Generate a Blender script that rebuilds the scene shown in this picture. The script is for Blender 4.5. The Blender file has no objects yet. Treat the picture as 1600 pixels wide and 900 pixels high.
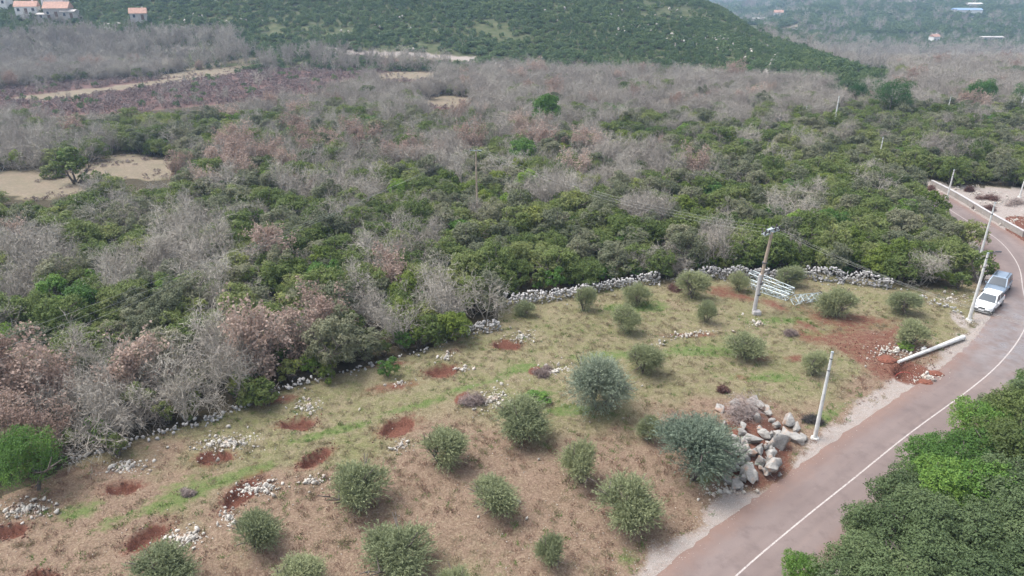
import bpy, bmesh, math, random
import numpy as np
from mathutils import Vector, Matrix
R = math.radians
C = bpy.context.scene.collection
SC = bpy.context.scene

# ---------------------------------------------------------------- camera, light, exposure
CH, PITCH, FPX = 28.0, R(23.5), 1101.0
cam = bpy.data.cameras.new('camera'); cam_o = bpy.data.objects.new('camera', cam); C.objects.link(cam_o)
cam_o.location = (0, 0, CH); cam_o.rotation_euler = (math.pi/2 - PITCH, 0, 0)
cam.sensor_width = 36.0; cam.lens = 36.0*FPX/1600.0; cam.clip_start = 0.1; cam.clip_end = 12000
SC.camera = cam_o
SUN_EL, SUN_AZ = R(62), R(285)           # high on the left, veiled by cloud
world = bpy.data.worlds.new('World'); SC.world = world; world.use_nodes = True
wn = world.node_tree; wn.nodes.clear()
w_out = wn.nodes.new('ShaderNodeOutputWorld'); w_bg = wn.nodes.new('ShaderNodeBackground')
w_sky = wn.nodes.new('ShaderNodeTexSky'); w_sky.sky_type = 'NISHITA'; w_sky.sun_disc = False
w_sky.sun_elevation = SUN_EL; w_sky.sun_rotation = SUN_AZ; w_sky.dust_density = 4.0; w_sky.air_density = 1.0; w_sky.ozone_density = 1.0
w_hs = wn.nodes.new('ShaderNodeHueSaturation'); w_hs.inputs['Saturation'].default_value = 0.45
wn.links.new(w_sky.outputs[0], w_hs.inputs['Color']); wn.links.new(w_hs.outputs[0], w_bg.inputs[0])
w_bg.inputs[1].default_value = 0.15; wn.links.new(w_bg.outputs[0], w_out.inputs[0])
sun = bpy.data.lights.new('sun', 'SUN'); sun.energy = 1.15; sun.angle = R(35); sun.color = (1, 0.985, 0.965)
sun_o = bpy.data.objects.new('sun', sun); C.objects.link(sun_o)
sdir = Vector((math.sin(SUN_AZ)*math.cos(SUN_EL), math.cos(SUN_AZ)*math.cos(SUN_EL), math.sin(SUN_EL)))
sun_o.rotation_euler = sdir.to_track_quat('Z', 'Y').to_euler()
SC.view_settings.view_transform = 'Standard'; SC.view_settings.look = 'None'
SC.view_settings.exposure = 1.22; SC.view_settings.gamma = 1.0; SC.view_settings.use_curve_mapping = False
SC.cycles.max_bounces = 5; SC.cycles.diffuse_bounces = 3; SC.cycles.glossy_bounces = 2
SC.cycles.transmission_bounces = 3; SC.cycles.transparent_max_bounces = 4; SC.cycles.volume_bounces = 0
SC.cycles.volume_step_rate = 10.0; SC.cycles.volume_max_steps = 32
HAZE_DENSITY = 0.00034

# ---------------------------------------------------------------- maths helpers
CP, SP = math.cos(PITCH), math.sin(PITCH)
def proj(x, y, z=0.0):
    zd = y*CP + (CH - z)*SP
    zd = np.where(zd < 0.5, 0.5, zd)
    up = y*SP - (CH - z)*CP
    return 800 + FPX*x/zd, 450 - FPX*up/zd
def smooth(a, b, x):
    t = np.clip((x - a)/(b - a), 0, 1); return t*t*(3 - 2*t)
_rt = np.random.RandomState(5).rand(256, 256)
def vnoise(x, y, s, o=0):
    x = np.asarray(x, float)/s + 37.3*o + 500; y = np.asarray(y, float)/s + 91.7*o + 500
    xi = np.floor(x).astype(int); yi = np.floor(y).astype(int); fx = x - xi; fy = y - yi
    fx = fx*fx*(3 - 2*fx); fy = fy*fy*(3 - 2*fy)
    g = lambda a, b: _rt[a % 256, b % 256]
    return (g(xi, yi)*(1-fx)*(1-fy) + g(xi+1, yi)*fx*(1-fy) + g(xi, yi+1)*(1-fx)*fy + g(xi+1, yi+1)*fx*fy)
def fbm(x, y, s, o=0):
    return (vnoise(x, y, s, o) + .5*vnoise(x, y, s/2.1, o+3) + .25*vnoise(x, y, s/4.3, o+7))/1.75

# hill: per azimuth s = X/Y the foot distance, ridge distance and ridge height
HS = [-2.0, -0.9, -0.6, -0.45, -0.2, 0.0, 0.1243, 0.2009, 0.2442, 0.2794, 0.3111, 0.3433, 0.3895, 0.4361, 0.4779, 0.56, 0.75, 2.0]
HF = [262, 262, 262, 258, 252, 245, 236, 231, 228, 225, 222, 218, 214, 210, 206, 205, 205, 205]
HR = [620, 620, 600, 580, 560, 500, 460, 420, 400, 375, 345, 320, 285, 250, 225, 225, 225, 225]
HH = [75, 75, 72, 68, 60, 45, 33.69, 23.25, 17.89, 13.81, 9.47, 5.65, 5.27, 3.26, 1.93, 0, 0, 0]
def height_base(x, y):
    x = np.asarray(x, float); y = np.asarray(y, float)
    ys = np.maximum(y, 1.0); s = x/ys
    F = np.interp(s, HS, HF); Rr = np.interp(s, HS, HR); H = np.interp(s, HS, HH)
    u = (y - F)/(Rr - F)
    rise = np.where(u < 1, np.sin(np.clip(u, 0, 1)*math.pi/2)**1.15, 1.0)
    fall = smooth(1.0, 2.6, u)
    z = H*rise*(1 - fall)
    # the valley floor sinks beyond the plain on the right, far hills rise behind it
    right = smooth(0.26, 0.5, s)
    z = z - 16*smooth(230, 430, y)*right
    z = z - 16*smooth(500, 800, y)*(1 - right)*fall
    far = smooth(560, 900, y)*smooth(0.30, 0.42, s)
    z = z + far*(16 + 26*smooth(800, 1500, y)*smooth(0.34, 0.5, s) + 55*smooth(900, 1700, y)*smooth(.5, .9, s))
    z = z + smooth(280, 500, y)*(fbm(x, y, 90, 4) - .5)*7*smooth(0, 1, (np.abs(H) > 5)*1.0 + far)
    z = z + 60*smooth(1500, 2600, y)*smooth(-.3, .36, s)*smooth(.5, .34, s) * .35
    return z

# ---------------------------------------------------------------- road line (worked out from the white line)
def U0(px, py):
    v = (py - 450)/FPX; zd = CH/(SP + v*CP); return ((px - 800)/FPX*zd, (zd - CH*SP)/CP)
line_px = [(1040, 1010), (1150, 900), (1250, 815), (1330, 751), (1423, 676), (1512, 611), (1561, 569), (1594, 527), (1608, 490), (1599, 457),
           (1593, 420), (1577, 393), (1557, 373), (1533, 358), (1500, 338), (1480, 325), (1452, 307), (1425, 292), (1395, 276), (1365, 255), (1335, 232), (1300, 206), (1240, 188)]
line_g = [U0(*p) for p in line_px]
line_g = [(line_g[0][0]-14, line_g[0][1]-12)] + line_g
def catmull(pts, n=14):
    out = []; P = [pts[0]] + list(pts) + [pts[-1]]
    for i in range(1, len(P)-2):
        a, b, c, d = map(np.array, (P[i-1], P[i], P[i+1], P[i+2]))
        for k in range(n):
            t = k/n
            out.append(.5*((2*b) + (-a+c)*t + (2*a-5*b+4*c-d)*t*t + (-a+3*b-3*c+d)*t**3))
    out.append(np.array(pts[-1], float)); return np.array(out)
ROAD = catmull(line_g)
for _ in range(6):
    ROAD[1:-1] = (ROAD[:-2] + 2*ROAD[1:-1] + ROAD[2:])/4
_pp = proj(ROAD[:, 0], ROAD[:, 1]); ROAD = ROAD[:[i for i in range(len(ROAD)) if _pp[1][i] > 286 or ROAD[i, 1] < 90][-1]+1]
_rd = np.gradient(ROAD, axis=0); _rd /= np.linalg.norm(_rd, axis=1)[:, None]
RN = np.stack([-_rd[:, 1], _rd[:, 0]], 1)       # points to the left of travel (towards the field)
HALF = 2.75
def road_dist(x, y):
    """signed distance from the centre line, + on the field side"""
    x = np.asarray(x, float); y = np.asarray(y, float); shp = x.shape
    x = x.ravel(); y = y.ravel(); out = np.full(x.shape, 99.0)
    near = np.where((x > -25) & (x < 110) & (y > -10) & (y < 190))[0]
    for k in range(0, len(near), 20000):
        ii = near[k:k+20000]
        dx = x[ii, None] - ROAD[None, :, 0]; dy = y[ii, None] - ROAD[None, :, 1]
        d2 = dx*dx + dy*dy; j = d2.argmin(1); r = np.arange(len(ii))
        sgn = np.sign(dx[r, j]*RN[j, 0] + dy[r, j]*RN[j, 1]); out[ii] = np.sqrt(d2[r, j])*np.where(sgn == 0, 1, sgn)
    return out.reshape(shp)

# ---------------------------------------------------------------- zones, in photo coordinates of the ground point
def ell(px, py, cx, cy, a, b, ang=0.0):
    t = R(ang); dx = px - cx; dy = -(py - cy)
    u = dx*math.cos(t) + dy*math.sin(t); v = -dx*math.sin(t) + dy*math.cos(t)
    return np.sqrt((u/a)**2 + (v/b)**2)
def inpoly(px, py, poly):
    ins = np.zeros(np.shape(px), bool); n = len(poly)
    for i in range(n):
        x0, y0 = poly[i]; x1, y1 = poly[(i+1) % n]
        c = ((y0 > py) != (y1 > py)) & (px < (x1-x0)*(py-y0)/((y1-y0) if y1 != y0 else 1e-9) + x0)
        ins ^= c
    return ins
def segdist(px, py, pts):
    d = np.full(np.shape(px), 1e9)
    for (x0, y0), (x1, y1) in zip(pts[:-1], pts[1:]):
        L = (x1-x0)**2 + (y1-y0)**2
        t = np.clip(((px-x0)*(x1-x0) + (py-y0)*(y1-y0))/L, 0, 1)
        d = np.minimum(d, np.hypot(px-(x0+t*(x1-x0)), py-(y0+t*(y1-y0))))
    return d
FIELD = [(-600, 1400), (-600, 860), (-150, 800), (0, 778), (60, 752), (110, 727), (200, 694), (270, 672), (330, 655), (400, 628), (450, 608), (500, 592), (560, 577),
         (640, 555), (700, 535), (740, 519), (778, 505), (776, 472), (860, 461), (920, 449), (980, 441), (1040, 436), (1100, 429), (1200, 425), (1300, 431),
         (1390, 442), (1460, 452), (1500, 448), (1525, 425), (1540, 405), (1640, 440), (1640, 500), (1500, 700), (1250, 1100), (1100, 1400)]
PITS = [(15, 830, 26, 10, 10), (193, 764, 27, 9, 8), (339, 714, 27, 9, 5), (465, 663, 27, 8.5, 3), (373, 774, 33, 12, 35), (229, 839, 36, 14, 33),
        (495, 715, 26, 9, 28), (622, 667, 27, 13, 18), (688, 579, 25, 8, 5), (792, 539, 20, 6, 0), (66, 899, 20, 7, 0)]
REDEDGE = [(722, 622, 14, 7, 30), (835, 580, 10, 6, 20)]
HOLE = (1422, 583, 25, 12, -12)
GREENS = [(250, 790, 90, 13, 22), (330, 757, 70, 10, 18), (395, 735, 45, 8, 20), (510, 676, 75, 7, 14), (630, 640, 70, 6, 14), (740, 603, 60, 6, 14), (810, 578, 35, 7, 10),
          (270, 780, 60, 22, 22), (960, 555, 60, 8, 3), (1110, 550, 60, 10, 0), (1280, 520, 25, 6, 0), (120, 800, 50, 15, 20), (900, 640, 40, 8, 0), (1140, 720, 40, 12, 30), (840, 618, 22, 9, 0), (985, 870, 35, 10, 0), (1100, 745, 30, 10, 20), (780, 885, 40, 9, 0),(1230, 500, 60, 8, 0),(1000,480,60,8,0),(1190,590,60,8,0),(1285,655,40,12,30)]
REDS = [(1345, 530, 120, 42, -14), (1400, 575, 60, 22, 0), (1290, 500, 60, 18, -25), (1130, 455, 45, 10, -10), (1150, 462, 55, 8, -12), (1215, 480, 50, 9, -25), (1270, 515, 45, 9, -32), (1320, 545, 55, 14, -20), (1385, 560, 45, 22, -10), (1440, 590, 38, 10, 5), (1340, 500, 70, 12, 0),
        (1400, 520, 60, 14, 10), (620, 603, 60, 9, 10), (430, 625, 50, 8, 12), (300, 655, 60, 7, 14), (600, 570, 70, 6, 6), (1190, 560, 25, 8, 0), (1160, 590, 18, 6, 0), (1075, 523, 60, 5, 0),(1240,560,25,7,0),(1135,640,30,7,0)]
YARD = [(1428, 276), (1480, 288), (1530, 291), (1600, 296), (1760, 310), (1760, 420), (1640, 415), (1600, 388), (1555, 352), (1500, 320)]
TANS = [(40, 285, 110, 22, 0), (215, 262, 75, 17, -4), (200, 136, 170, 3.5, 8), (320, 112, 90, 3.5, 6), (100, 146, 90, 3, 6), (350, 100, 60, 2.5, 8), (640, 118, 45, 7, 0), (700, 160, 45, 8, 0), (660, 92, 90, 4, -4),
        (1290, 195, 22, 4, 0), (1320, 142, 35, 4, 0), (1232, 46, 22, 4, 8), (1255, 38, 28, 2, 8), (1195, 30, 14, 2, 0), (1225, 55, 20, 2.5, 0), (1510, 31, 30, 2.5, 0), (1450, 12, 26, 2, 0), (1400, 18, 30, 2, 0), (1560, 62, 30, 2, 0), (1040, 157, 30, 3, 0), (1380, 146, 60, 3, 0)]
OPEN = [(280, 158, 250, 11, 5), (60, 160, 110, 9, 3), (330, 135, 250, 22, 6), (120, 140, 150, 12, 4), (620, 100, 60, 14, 0), (480, 118, 90, 10, 0), (560, 86, 110, 5, 0), (640, 118, 50, 10, 0), (690, 163, 40, 8, 0), (890, 98, 60, 4, -3)]
BARES = [(50, 395, 60, 38, 0), (305, 400, 55, 55, 0), (605, 400, 66, 46, 20), (735, 470, 38, 50, 0), (1003, 418, 40, 34, 0), (1440, 430, 42, 24, 0), (190, 425, 30, 28, 0), (560, 305, 45, 25, 0),
         (430, 560, 130, 45, 18), (160, 640, 150, 45, 20), (320, 600, 160, 45, 18), (20, 235, 60, 30, 0), (980, 265, 80, 20, 0), (880, 300, 80, 18, 0), (1010, 330, 40, 18, 0), (690, 240, 80, 25, 0)]
GREENZ = [(760, 400, 70, 60, 0), (120, 500, 130, 50, 0), (450, 350, 170, 45, 0), (900, 400, 130, 45, 0), (1250, 380, 220, 60, 0), (1350, 280, 130, 40, 0), (550, 540, 30, 40, 0), (700, 510, 28, 25, 0), (400, 620, 30, 25, 0), (1480, 210, 200, 45, 0), (300, 210, 150, 22, 0)]
def zone_masks(x, y, z):
    px, py = proj(x, y, z)
    n1 = fbm(x, y, 1.6, 1); n2 = fbm(x, y, 7, 2); wob = (n1 - .5)*.9
    front = y > 5
    rd = road_dist(x, y)
    fld = inpoly(px, py, FIELD) & front
    red = np.zeros(x.shape); depth = np.zeros(x.shape)
    for p in PITS:
        e = ell(px, py, *p); red = np.maximum(red, smooth(1.25, .9, e + wob*.9)); depth = np.maximum(depth, smooth(1.05, .72, e + wob*.6)*.55)
        red = np.maximum(red, .5*smooth(2.4, 1.1, e + wob*1.4))
    for p in REDEDGE: red = np.maximum(red, smooth(1.2, .8, ell(px, py, *p) + wob*.3))
    red = np.maximum(red, .75*smooth(1.15, .8, ell(px, py, 1180, 700, 62, 66, 0) + wob*.3))
    e = ell(px, py, *HOLE); depth = np.maximum(depth, smooth(1.1, .8, e + wob*.2)*1.3); red = np.maximum(red, smooth(2.0, 1.0, e))
    for p in REDS: red = np.maximum(red, .72*smooth(1.5, .2, ell(px, py, *p) + wob*1.3))
    red = np.where(fld, red, 0)
    green = np.zeros(x.shape)
    for p in GREENS: green = np.maximum(green, .95*smooth(1.7, .2, ell(px, py, *p) + wob*1.6))
    green = np.where(fld, green, 0)
    gl = smooth(4.6, 3.0, rd + (n1-.5)*1.8)*(rd > 0)
    wide = ell(px, py, 1370, 640, 110, 28, 38); gl = np.maximum(gl, .75*smooth(1.2, .7, wide + wob*.6))
    wide = ell(px, py, 1500, 545, 45, 22, 30); gl = np.maximum(gl, .75*smooth(1.2, .6, wide + wob*.6))
    gl = np.maximum(gl, .8*smooth(1.2, .5, ell(px, py, 1500, 500, 25, 10, -40) + wob*.6))
    gr = smooth(3.8, 3.0, -rd)*(rd < 0)
    gl = gl*(1 - smooth(1.2, .9, ell(px, py, 1180, 700, 62, 66, 0)))
    gravel = np.maximum(gl, gr)
    yard = inpoly(px + (n1-.5)*14, py + (n1-.5)*6, YARD) & (rd < 0) & front
    gravel = np.where(yard, .9, gravel)
    red = np.where(yard & (px > 1570) & (py > 338), .9, red)
    hillside = (np.interp(x/np.maximum(y, 1), HS, HH) > 1.0) & (y > np.interp(x/np.maximum(y, 1), HS, HF) - 2)
    track = segdist(px, py, [(505, 76), (560, 84), (640, 84), (750, 94)]); gravel = np.maximum(gravel, smooth(5, 2, track + (n1-.5)*3)*front)
    for p in [(800, 98, 25, 2, 0), (900, 102, 30, 2, 0), (290, 76, 25, 4, 0), (385, 78, 12, 3, 0)]: gravel = np.maximum(gravel, .8*smooth(1.2, .6, ell(px, py, *p)+wob)*front)
    red = np.maximum(red, .8*smooth(1.2, .6, ell(px, py, 605, 97, 24, 8, 0) + wob*.5)*front)
    tan = np.zeros(x.shape)
    for p in TANS: tan = np.maximum(tan, smooth(1.35, .75, ell(px, py, *p) + wob*.4 + (n2-.5)*.9))
    tan = tan*front
    heath = np.zeros(x.shape)
    for p in OPEN: heath = np.maximum(heath, smooth(1.3, .8, ell(px, py, *p) + wob*.3))
    heath = heath*front
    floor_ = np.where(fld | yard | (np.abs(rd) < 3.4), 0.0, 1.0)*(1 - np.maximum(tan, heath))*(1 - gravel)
    pinkg = np.where(fld, smooth(.25, .75, (n2 - .5)*1.6 + .5 + .9*(smooth(560, 800, py + (px - 600)*.10) - .6) + .3*smooth(1200, 1400, px)), 0)
    return dict(px=px, py=py, rd=rd, fld=fld, yard=yard, red=red, green=green, gravel=gravel, tan=tan, heath=heath, floor=floor_, pink=pinkg, depth=depth, hill=hillside)
MOUND = (1172, 700, 52, 60, 0)
def height(x, y, detail=False):
    x = np.asarray(x, float); y = np.asarray(y, float)
    z = height_base(x, y)
    px, py = proj(x, y, z)
    m = smooth(1.15, .3, ell(px, py, *MOUND))*(y > 5)
    return z + .9*m
def G(px, py, lift=0.0):
    """the point of the ground seen at a place of the photograph"""
    if py > 128:
        z = lift
        v = (py - 450)/FPX
        for _ in range(5):
            zd = (CH - z)/(SP + v*CP); x, y = (px - 800)/FPX*zd, (zd - (CH-z)*SP)/CP
            z = float(height(x, y)) + lift
        return Vector((x, y, z - lift))
    d = np.array([(px-800)/FPX, CP + (450-py)/FPX*SP, -SP + (450-py)/FPX*CP])
    t = 20.0
    prev = t
    while t < 4000:
        p = np.array([0, 0, CH]) + d*t
        if p[2] - lift <= float(height(p[0], p[1])): break
        prev = t; t *= 1.006
    a, b = prev, t
    for _ in range(18):
        m = (a+b)/2; p = np.array([0, 0, CH]) + d*m
        if p[2] - lift <= float(height(p[0], p[1])): b = m
        else: a = m
    p = np.array([0, 0, CH]) + d*b
    return Vector((p[0], p[1], float(height(p[0], p[1]))))
def GA(px, py):
    px = np.asarray(px, float); v = (np.asarray(py, float) - 450)/FPX; z = np.zeros(px.shape)
    for _ in range(5):
        zd = (CH - z)/(SP + v*CP); x = (px - 800)/FPX*zd; y = (zd - (CH-z)*SP)/CP; z = height(x, y)
    return x, y, z
def mpp(p):            # metres per photo pixel at a point
    return (p[1]*CP + (CH - p[2])*SP)/FPX

# ---------------------------------------------------------------- object helpers
def tag(o, label=None, cat=None, group=None, kind=None):
    if label: o['label'] = label
    if cat: o['category'] = cat
    if group: o['group'] = group
    if kind: o['kind'] = kind
    return o
def empty(name, loc, rz=0.0):
    o = bpy.data.objects.new(name, None); C.objects.link(o); o.location = loc; o.rotation_euler = (0, 0, rz); o.empty_display_size = .2
    return o
def mesh_np(name, V, F, mats, mi=None, tint=None, smooth_=False):
    V = np.asarray(V, np.float32); me = bpy.data.meshes.new(name)
    groups = F if isinstance(F, list) else [F]
    groups = [np.asarray(g, np.int32) for g in groups if len(g)]
    me.vertices.add(len(V)); me.vertices.foreach_set('co', V.ravel())
    loops = np.concatenate([g.ravel() for g in groups]); tot = np.concatenate([np.full(len(g), g.shape[1], np.int32) for g in groups])
    me.loops.add(len(loops)); me.loops.foreach_set('vertex_index', loops)
    me.polygons.add(len(tot)); st = np.concatenate([[0], np.cumsum(tot)[:-1]]).astype(np.int32)
    me.polygons.foreach_set('loop_start', st); me.polygons.foreach_set('loop_total', tot)
    if mi is not None: me.polygons.foreach_set('material_index', np.asarray(mi, np.int32))
    if smooth_: me.polygons.foreach_set('use_smooth', np.ones(len(tot), bool))
    if tint is not None:
        a = me.attributes.new('tint', 'FLOAT', 'POINT'); a.data.foreach_set('value', np.asarray(tint, np.float32))
    for m in (mats if isinstance(mats, (list, tuple)) else [mats]): me.materials.append(m)
    me.update(); me.validate()
    return me
def link(name, me, parent=None, loc=(0, 0, 0)):
    o = bpy.data.objects.new(name, me); C.objects.link(o); o.location = loc
    if parent: o.parent = parent
    return o
def bm_obj(name, bm, mat, parent=None, loc=(0, 0, 0), smooth_=False):
    me = bpy.data.meshes.new(name); bmesh.ops.recalc_face_normals(bm, faces=bm.faces); bm.to_mesh(me); bm.free()
    for m in (mat if isinstance(mat, (list, tuple)) else [mat]): me.materials.append(m)
    if smooth_:
        for p in me.polygons: p.use_smooth = True
    return link(name, me, parent, loc)
def add_box(bm, c, s, rot=None, taper=1.0):
    r = bmesh.ops.create_cube(bm, size=1.0); M = Matrix.Translation(c) @ (rot.to_4x4() if rot else Matrix.Identity(4))
    for v in r['verts']:
        k = taper if v.co.z > 0 else 1.0
        v.co = M @ Vector((v.co.x*s[0]*k, v.co.y*s[1]*k, v.co.z*s[2]))
    return r['verts']
def add_tube(bm, p0, p1, r0, r1=None, n=8):
    r1 = r0 if r1 is None else r1; p0 = Vector(p0); p1 = Vector(p1); d = p1 - p0
    M = Matrix.Translation((p0+p1)/2) @ d.to_track_quat('Z', 'Y').to_matrix().to_4x4()
    bmesh.ops.create_cone(bm, cap_ends=True, segments=n, radius1=r0, radius2=r1, depth=d.length, matrix=M)
def copy_tree(o, parent=None):
    c = o.copy(); C.objects.link(c); c.parent = parent
    for ch in list(o.children): copy_tree(ch, c)
    return c

# ---------------------------------------------------------------- materials
def mat_new(name):
    m = bpy.data.materials.new(name); m.use_nodes = True; t = m.node_tree; t.nodes.clear()
    out = t.nodes.new('ShaderNodeOutputMaterial'); b = t.nodes.new('ShaderNodeBsdfPrincipled'); t.links.new(b.outputs[0], out.inputs[0])
    return m, t, b, out
class NT:
    def __init__(s, t): s.t = t
    def n(s, typ, **k):
        nd = s.t.nodes.new(typ)
        for a, v in k.items(): setattr(nd, a, v)
        return nd
    def l(s, a, b): s.t.links.new(a, b)
    def noise(s, vec, scale, detail=4, rough=.6):
        nd = s.n('ShaderNodeTexNoise'); nd.inputs['Scale'].default_value = scale; nd.inputs['Detail'].default_value = detail; nd.inputs['Roughness'].default_value = rough
        if vec is not None: s.l(vec, nd.inputs['Vector'])
        return nd.outputs['Fac']
    def math(s, op, a, b=None, c=None, clamp=False):
        nd = s.n('ShaderNodeMath', operation=op); nd.use_clamp = clamp
        for i, v in enumerate((a, b, c)):
            if v is None: continue
            if isinstance(v, (int, float)): nd.inputs[i].default_value = v
            else: s.l(v, nd.inputs[i])
        return nd.outputs[0]
    def rng(s, v, a, b, c=0., d=1.):
        nd = s.n('ShaderNodeMapRange'); s.l(v, nd.inputs[0])
        for i, q in enumerate((a, b, c, d)): nd.inputs[i+1].default_value = q
        return nd.outputs[0]
    def mix(s, f, a, b, blend='MIX'):
        nd = s.n('ShaderNodeMix', data_type='RGBA', blend_type=blend)
        if isinstance(f, (int, float)): nd.inputs[0].default_value = f
        else: s.l(f, nd.inputs[0])
        for i, v in ((6, a), (7, b)):
            if isinstance(v, tuple): nd.inputs[i].default_value = (*v, 1)
            else: s.l(v, nd.inputs[i])
        return nd.outputs[2]
    def ramp(s, f, stops):
        nd = s.n('ShaderNodeValToRGB'); s.l(f, nd.inputs[0]); cr = nd.color_ramp
        while len(cr.elements) < len(stops): cr.elements.new(.5)
        for e, (p, c) in zip(cr.elements, stops): e.position = p; e.color = (*c, 1)
        return nd.outputs[0]
def leaf_mat(name, stops, trans=.30, wob=.3, rough=.65):
    m, t, b, out = mat_new(name); N = NT(t)
    oi = N.n('ShaderNodeObjectInfo'); at = N.n('ShaderNodeAttribute', attribute_name='tint'); geo = N.n('ShaderNodeNewGeometry')
    big = N.noise(geo.outputs['Position'], .06, 2)
    f = N.math('MULTIPLY', oi.outputs['Random'], .42)
    f = N.math('MULTIPLY_ADD', at.outputs['Fac'], .33, f)
    f = N.math('MULTIPLY_ADD', N.rng(big, .3, .7), .25, f)
    col = N.ramp(f, stops)
    N.l(col, b.inputs['Base Color']); b.inputs['Roughness'].default_value = rough; b.inputs['Specular IOR Level'].default_value = .25
    if trans > 0:
        tr = N.n('ShaderNodeBsdfTranslucent'); N.l(col, tr.inputs[0]); mx = N.n('ShaderNodeMixShader'); mx.inputs[0].default_value = trans
        N.l(b.outputs[0], mx.inputs[1]); N.l(tr.outputs[0], mx.inputs[2]); N.l(mx.outputs[0], out.inputs[0])
    return m
def plain(name, col, rough=.6, metal=0., var=.12, scale=3., spec=.3):
    m, t, b, out = mat_new(name); N = NT(t); tc = N.n('ShaderNodeTexCoord')
    f = N.noise(tc.outputs['Object'], scale, 4); c1 = tuple(c*(1-var) for c in col); c2 = tuple(min(1, c*(1+var)) for c in col)
    N.l(N.mix(N.rng(f, .35, .65), c1, c2), b.inputs['Base Color'])
    b.inputs['Roughness'].default_value = rough; b.inputs['Metallic'].default_value = metal; b.inputs['Specular IOR Level'].default_value = spec
    return m
MAT = {}
MAT['evergreen'] = leaf_mat('evergreen_leaves', [(.1, (0.067, 0.096, 0.030)), (.35, (0.114, 0.160, 0.043)), (.55, (0.164, 0.209, 0.061)), (.72, (0.214, 0.240, 0.094)), (.9, (0.286, 0.319, 0.069))])
MAT['greygreen'] = leaf_mat('grey_green_leaves', [(.1, (0.092, 0.108, 0.061)), (.5, (0.176, 0.191, 0.112)), (.9, (0.275, 0.263, 0.167))])
MAT['vivid'] = leaf_mat('vivid_green_leaves', [(.1, (0.046, 0.099, 0.022)), (.5, (0.110, 0.212, 0.043)), (.9, (0.235, 0.322, 0.052))])
MAT['yellowgreen'] = leaf_mat('yellow_green_leaves', [(.1, (0.066, 0.099, 0.020)), (.5, (0.138, 0.191, 0.036)), (.9, (0.228, 0.277, 0.051))])
MAT['scrub'] = leaf_mat('hill_scrub_leaves', [(.1, (0.067, 0.116, 0.054)), (.5, (0.120, 0.183, 0.071)), (.9, (0.204, 0.261, 0.107))])
MAT['olive'] = leaf_mat('olive_leaves', [(.1, (0.158, 0.189, 0.100)), (.5, (0.252, 0.279, 0.147)), (.9, (0.373, 0.388, 0.209))], .15)
MAT['olive_blue'] = leaf_mat('grey_blue_olive_leaves', [(.1, (0.116, 0.160, 0.113)), (.5, (0.204, 0.248, 0.178)), (.9, (0.337, 0.372, 0.267))], .15)
MAT['roadside'] = leaf_mat('roadside_bush_leaves', [(.1, (.060, .092, .038)), (.5, (.120, .165, .070)), (.9, (.19, .23, .105))])
MAT['roadlight'] = leaf_mat('light_bush_leaves', [(.1, (.070, .098, .032)), (.5, (.130, .170, .050)), (.9, (.20, .235, .08))])
MAT['pine'] = leaf_mat('umbrella_pine_needles', [(.1, (0.023, 0.065, 0.018)), (.5, (0.042, 0.111, 0.029)), (.9, (0.078, 0.169, 0.039))])
MAT['dead'] = leaf_mat('dead_oak_leaves', [(.1, (.24, .165, .13)), (.5, (.37, .27, .22)), (.9, (.50, .39, .32))])
MAT['twig'] = leaf_mat('bare_twigs', [(.1, (0.234, 0.208, 0.178)), (.5, (0.344, 0.312, 0.265)), (.9, (0.468, 0.430, 0.363))], 0)
MAT['twigpink'] = leaf_mat('pinkish_twigs', [(.1, (0.210, 0.176, 0.153)), (.5, (0.308, 0.275, 0.237)), (.9, (0.406, 0.376, 0.326))], 0)
MAT['bark'] = plain('grey_bark', (.13, .11, .095), .9, var=.3)
MAT['brush'] = leaf_mat('dry_brush_twigs', [(.1, (0.138, 0.097, 0.086)), (.5, (0.230, 0.178, 0.161)), (.9, (0.332, 0.275, 0.247))], 0)
MAT['dryleaf'] = leaf_mat('dry_grass_blades', [(.1, (0.170, 0.145, 0.076)), (.5, (0.281, 0.230, 0.145)), (.9, (0.357, 0.306, 0.204))], .1)
MAT['greenblade'] = leaf_mat('green_grass_blades', [(.1, (0.051, 0.102, 0.021)), (.5, (0.085, 0.170, 0.030)), (.9, (0.145, 0.230, 0.051))], .15)

def stone_mat(name, lo, hi, rust=.3):
    m, t, b, out = mat_new(name); N = NT(t); geo = N.n('ShaderNodeNewGeometry'); oi = N.n('ShaderNodeObjectInfo')
    P = geo.outputs['Position']
    f = N.noise(P, 2.2, 6, .65); g = N.noise(P, 9, 4, .7); at = N.n('ShaderNodeAttribute', attribute_name='tint')
    f2 = N.math('MULTIPLY_ADD', g, .5, N.math('MULTIPLY', f, .7))
    f2 = N.math('MULTIPLY_ADD', N.math('ADD', at.outputs['Fac'], oi.outputs['Random']), .16, f2)
    col = N.mix(N.rng(f2, .45, 1.0), lo, hi)
    r = N.rng(N.noise(P, 1.4, 3, .6), .54, .66, 0, rust)
    col = N.mix(r, col, (.36, .20, .12))
    N.l(col, b.inputs['Base Color']); b.inputs['Roughness'].default_value = .85; b.inputs['Specular IOR Level'].default_value = .2
    bp = N.n('ShaderNodeBump'); bp.inputs['Strength'].default_value = .5; bp.inputs['Distance'].default_value = .04; N.l(g, bp.inputs['Height']); N.l(bp.outputs[0], b.inputs['Normal'])
    return m
MAT['stone'] = stone_mat('limestone', (.22, .205, .18), (.58, .54, .48), .4)
MAT['wallstone'] = stone_mat('grey_limestone', (.22, .215, .21), (.56, .54, .52), .08)
MAT['boulder'] = stone_mat('boulder_limestone', (.13, .125, .118), (.41, .39, .36), .6)

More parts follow.
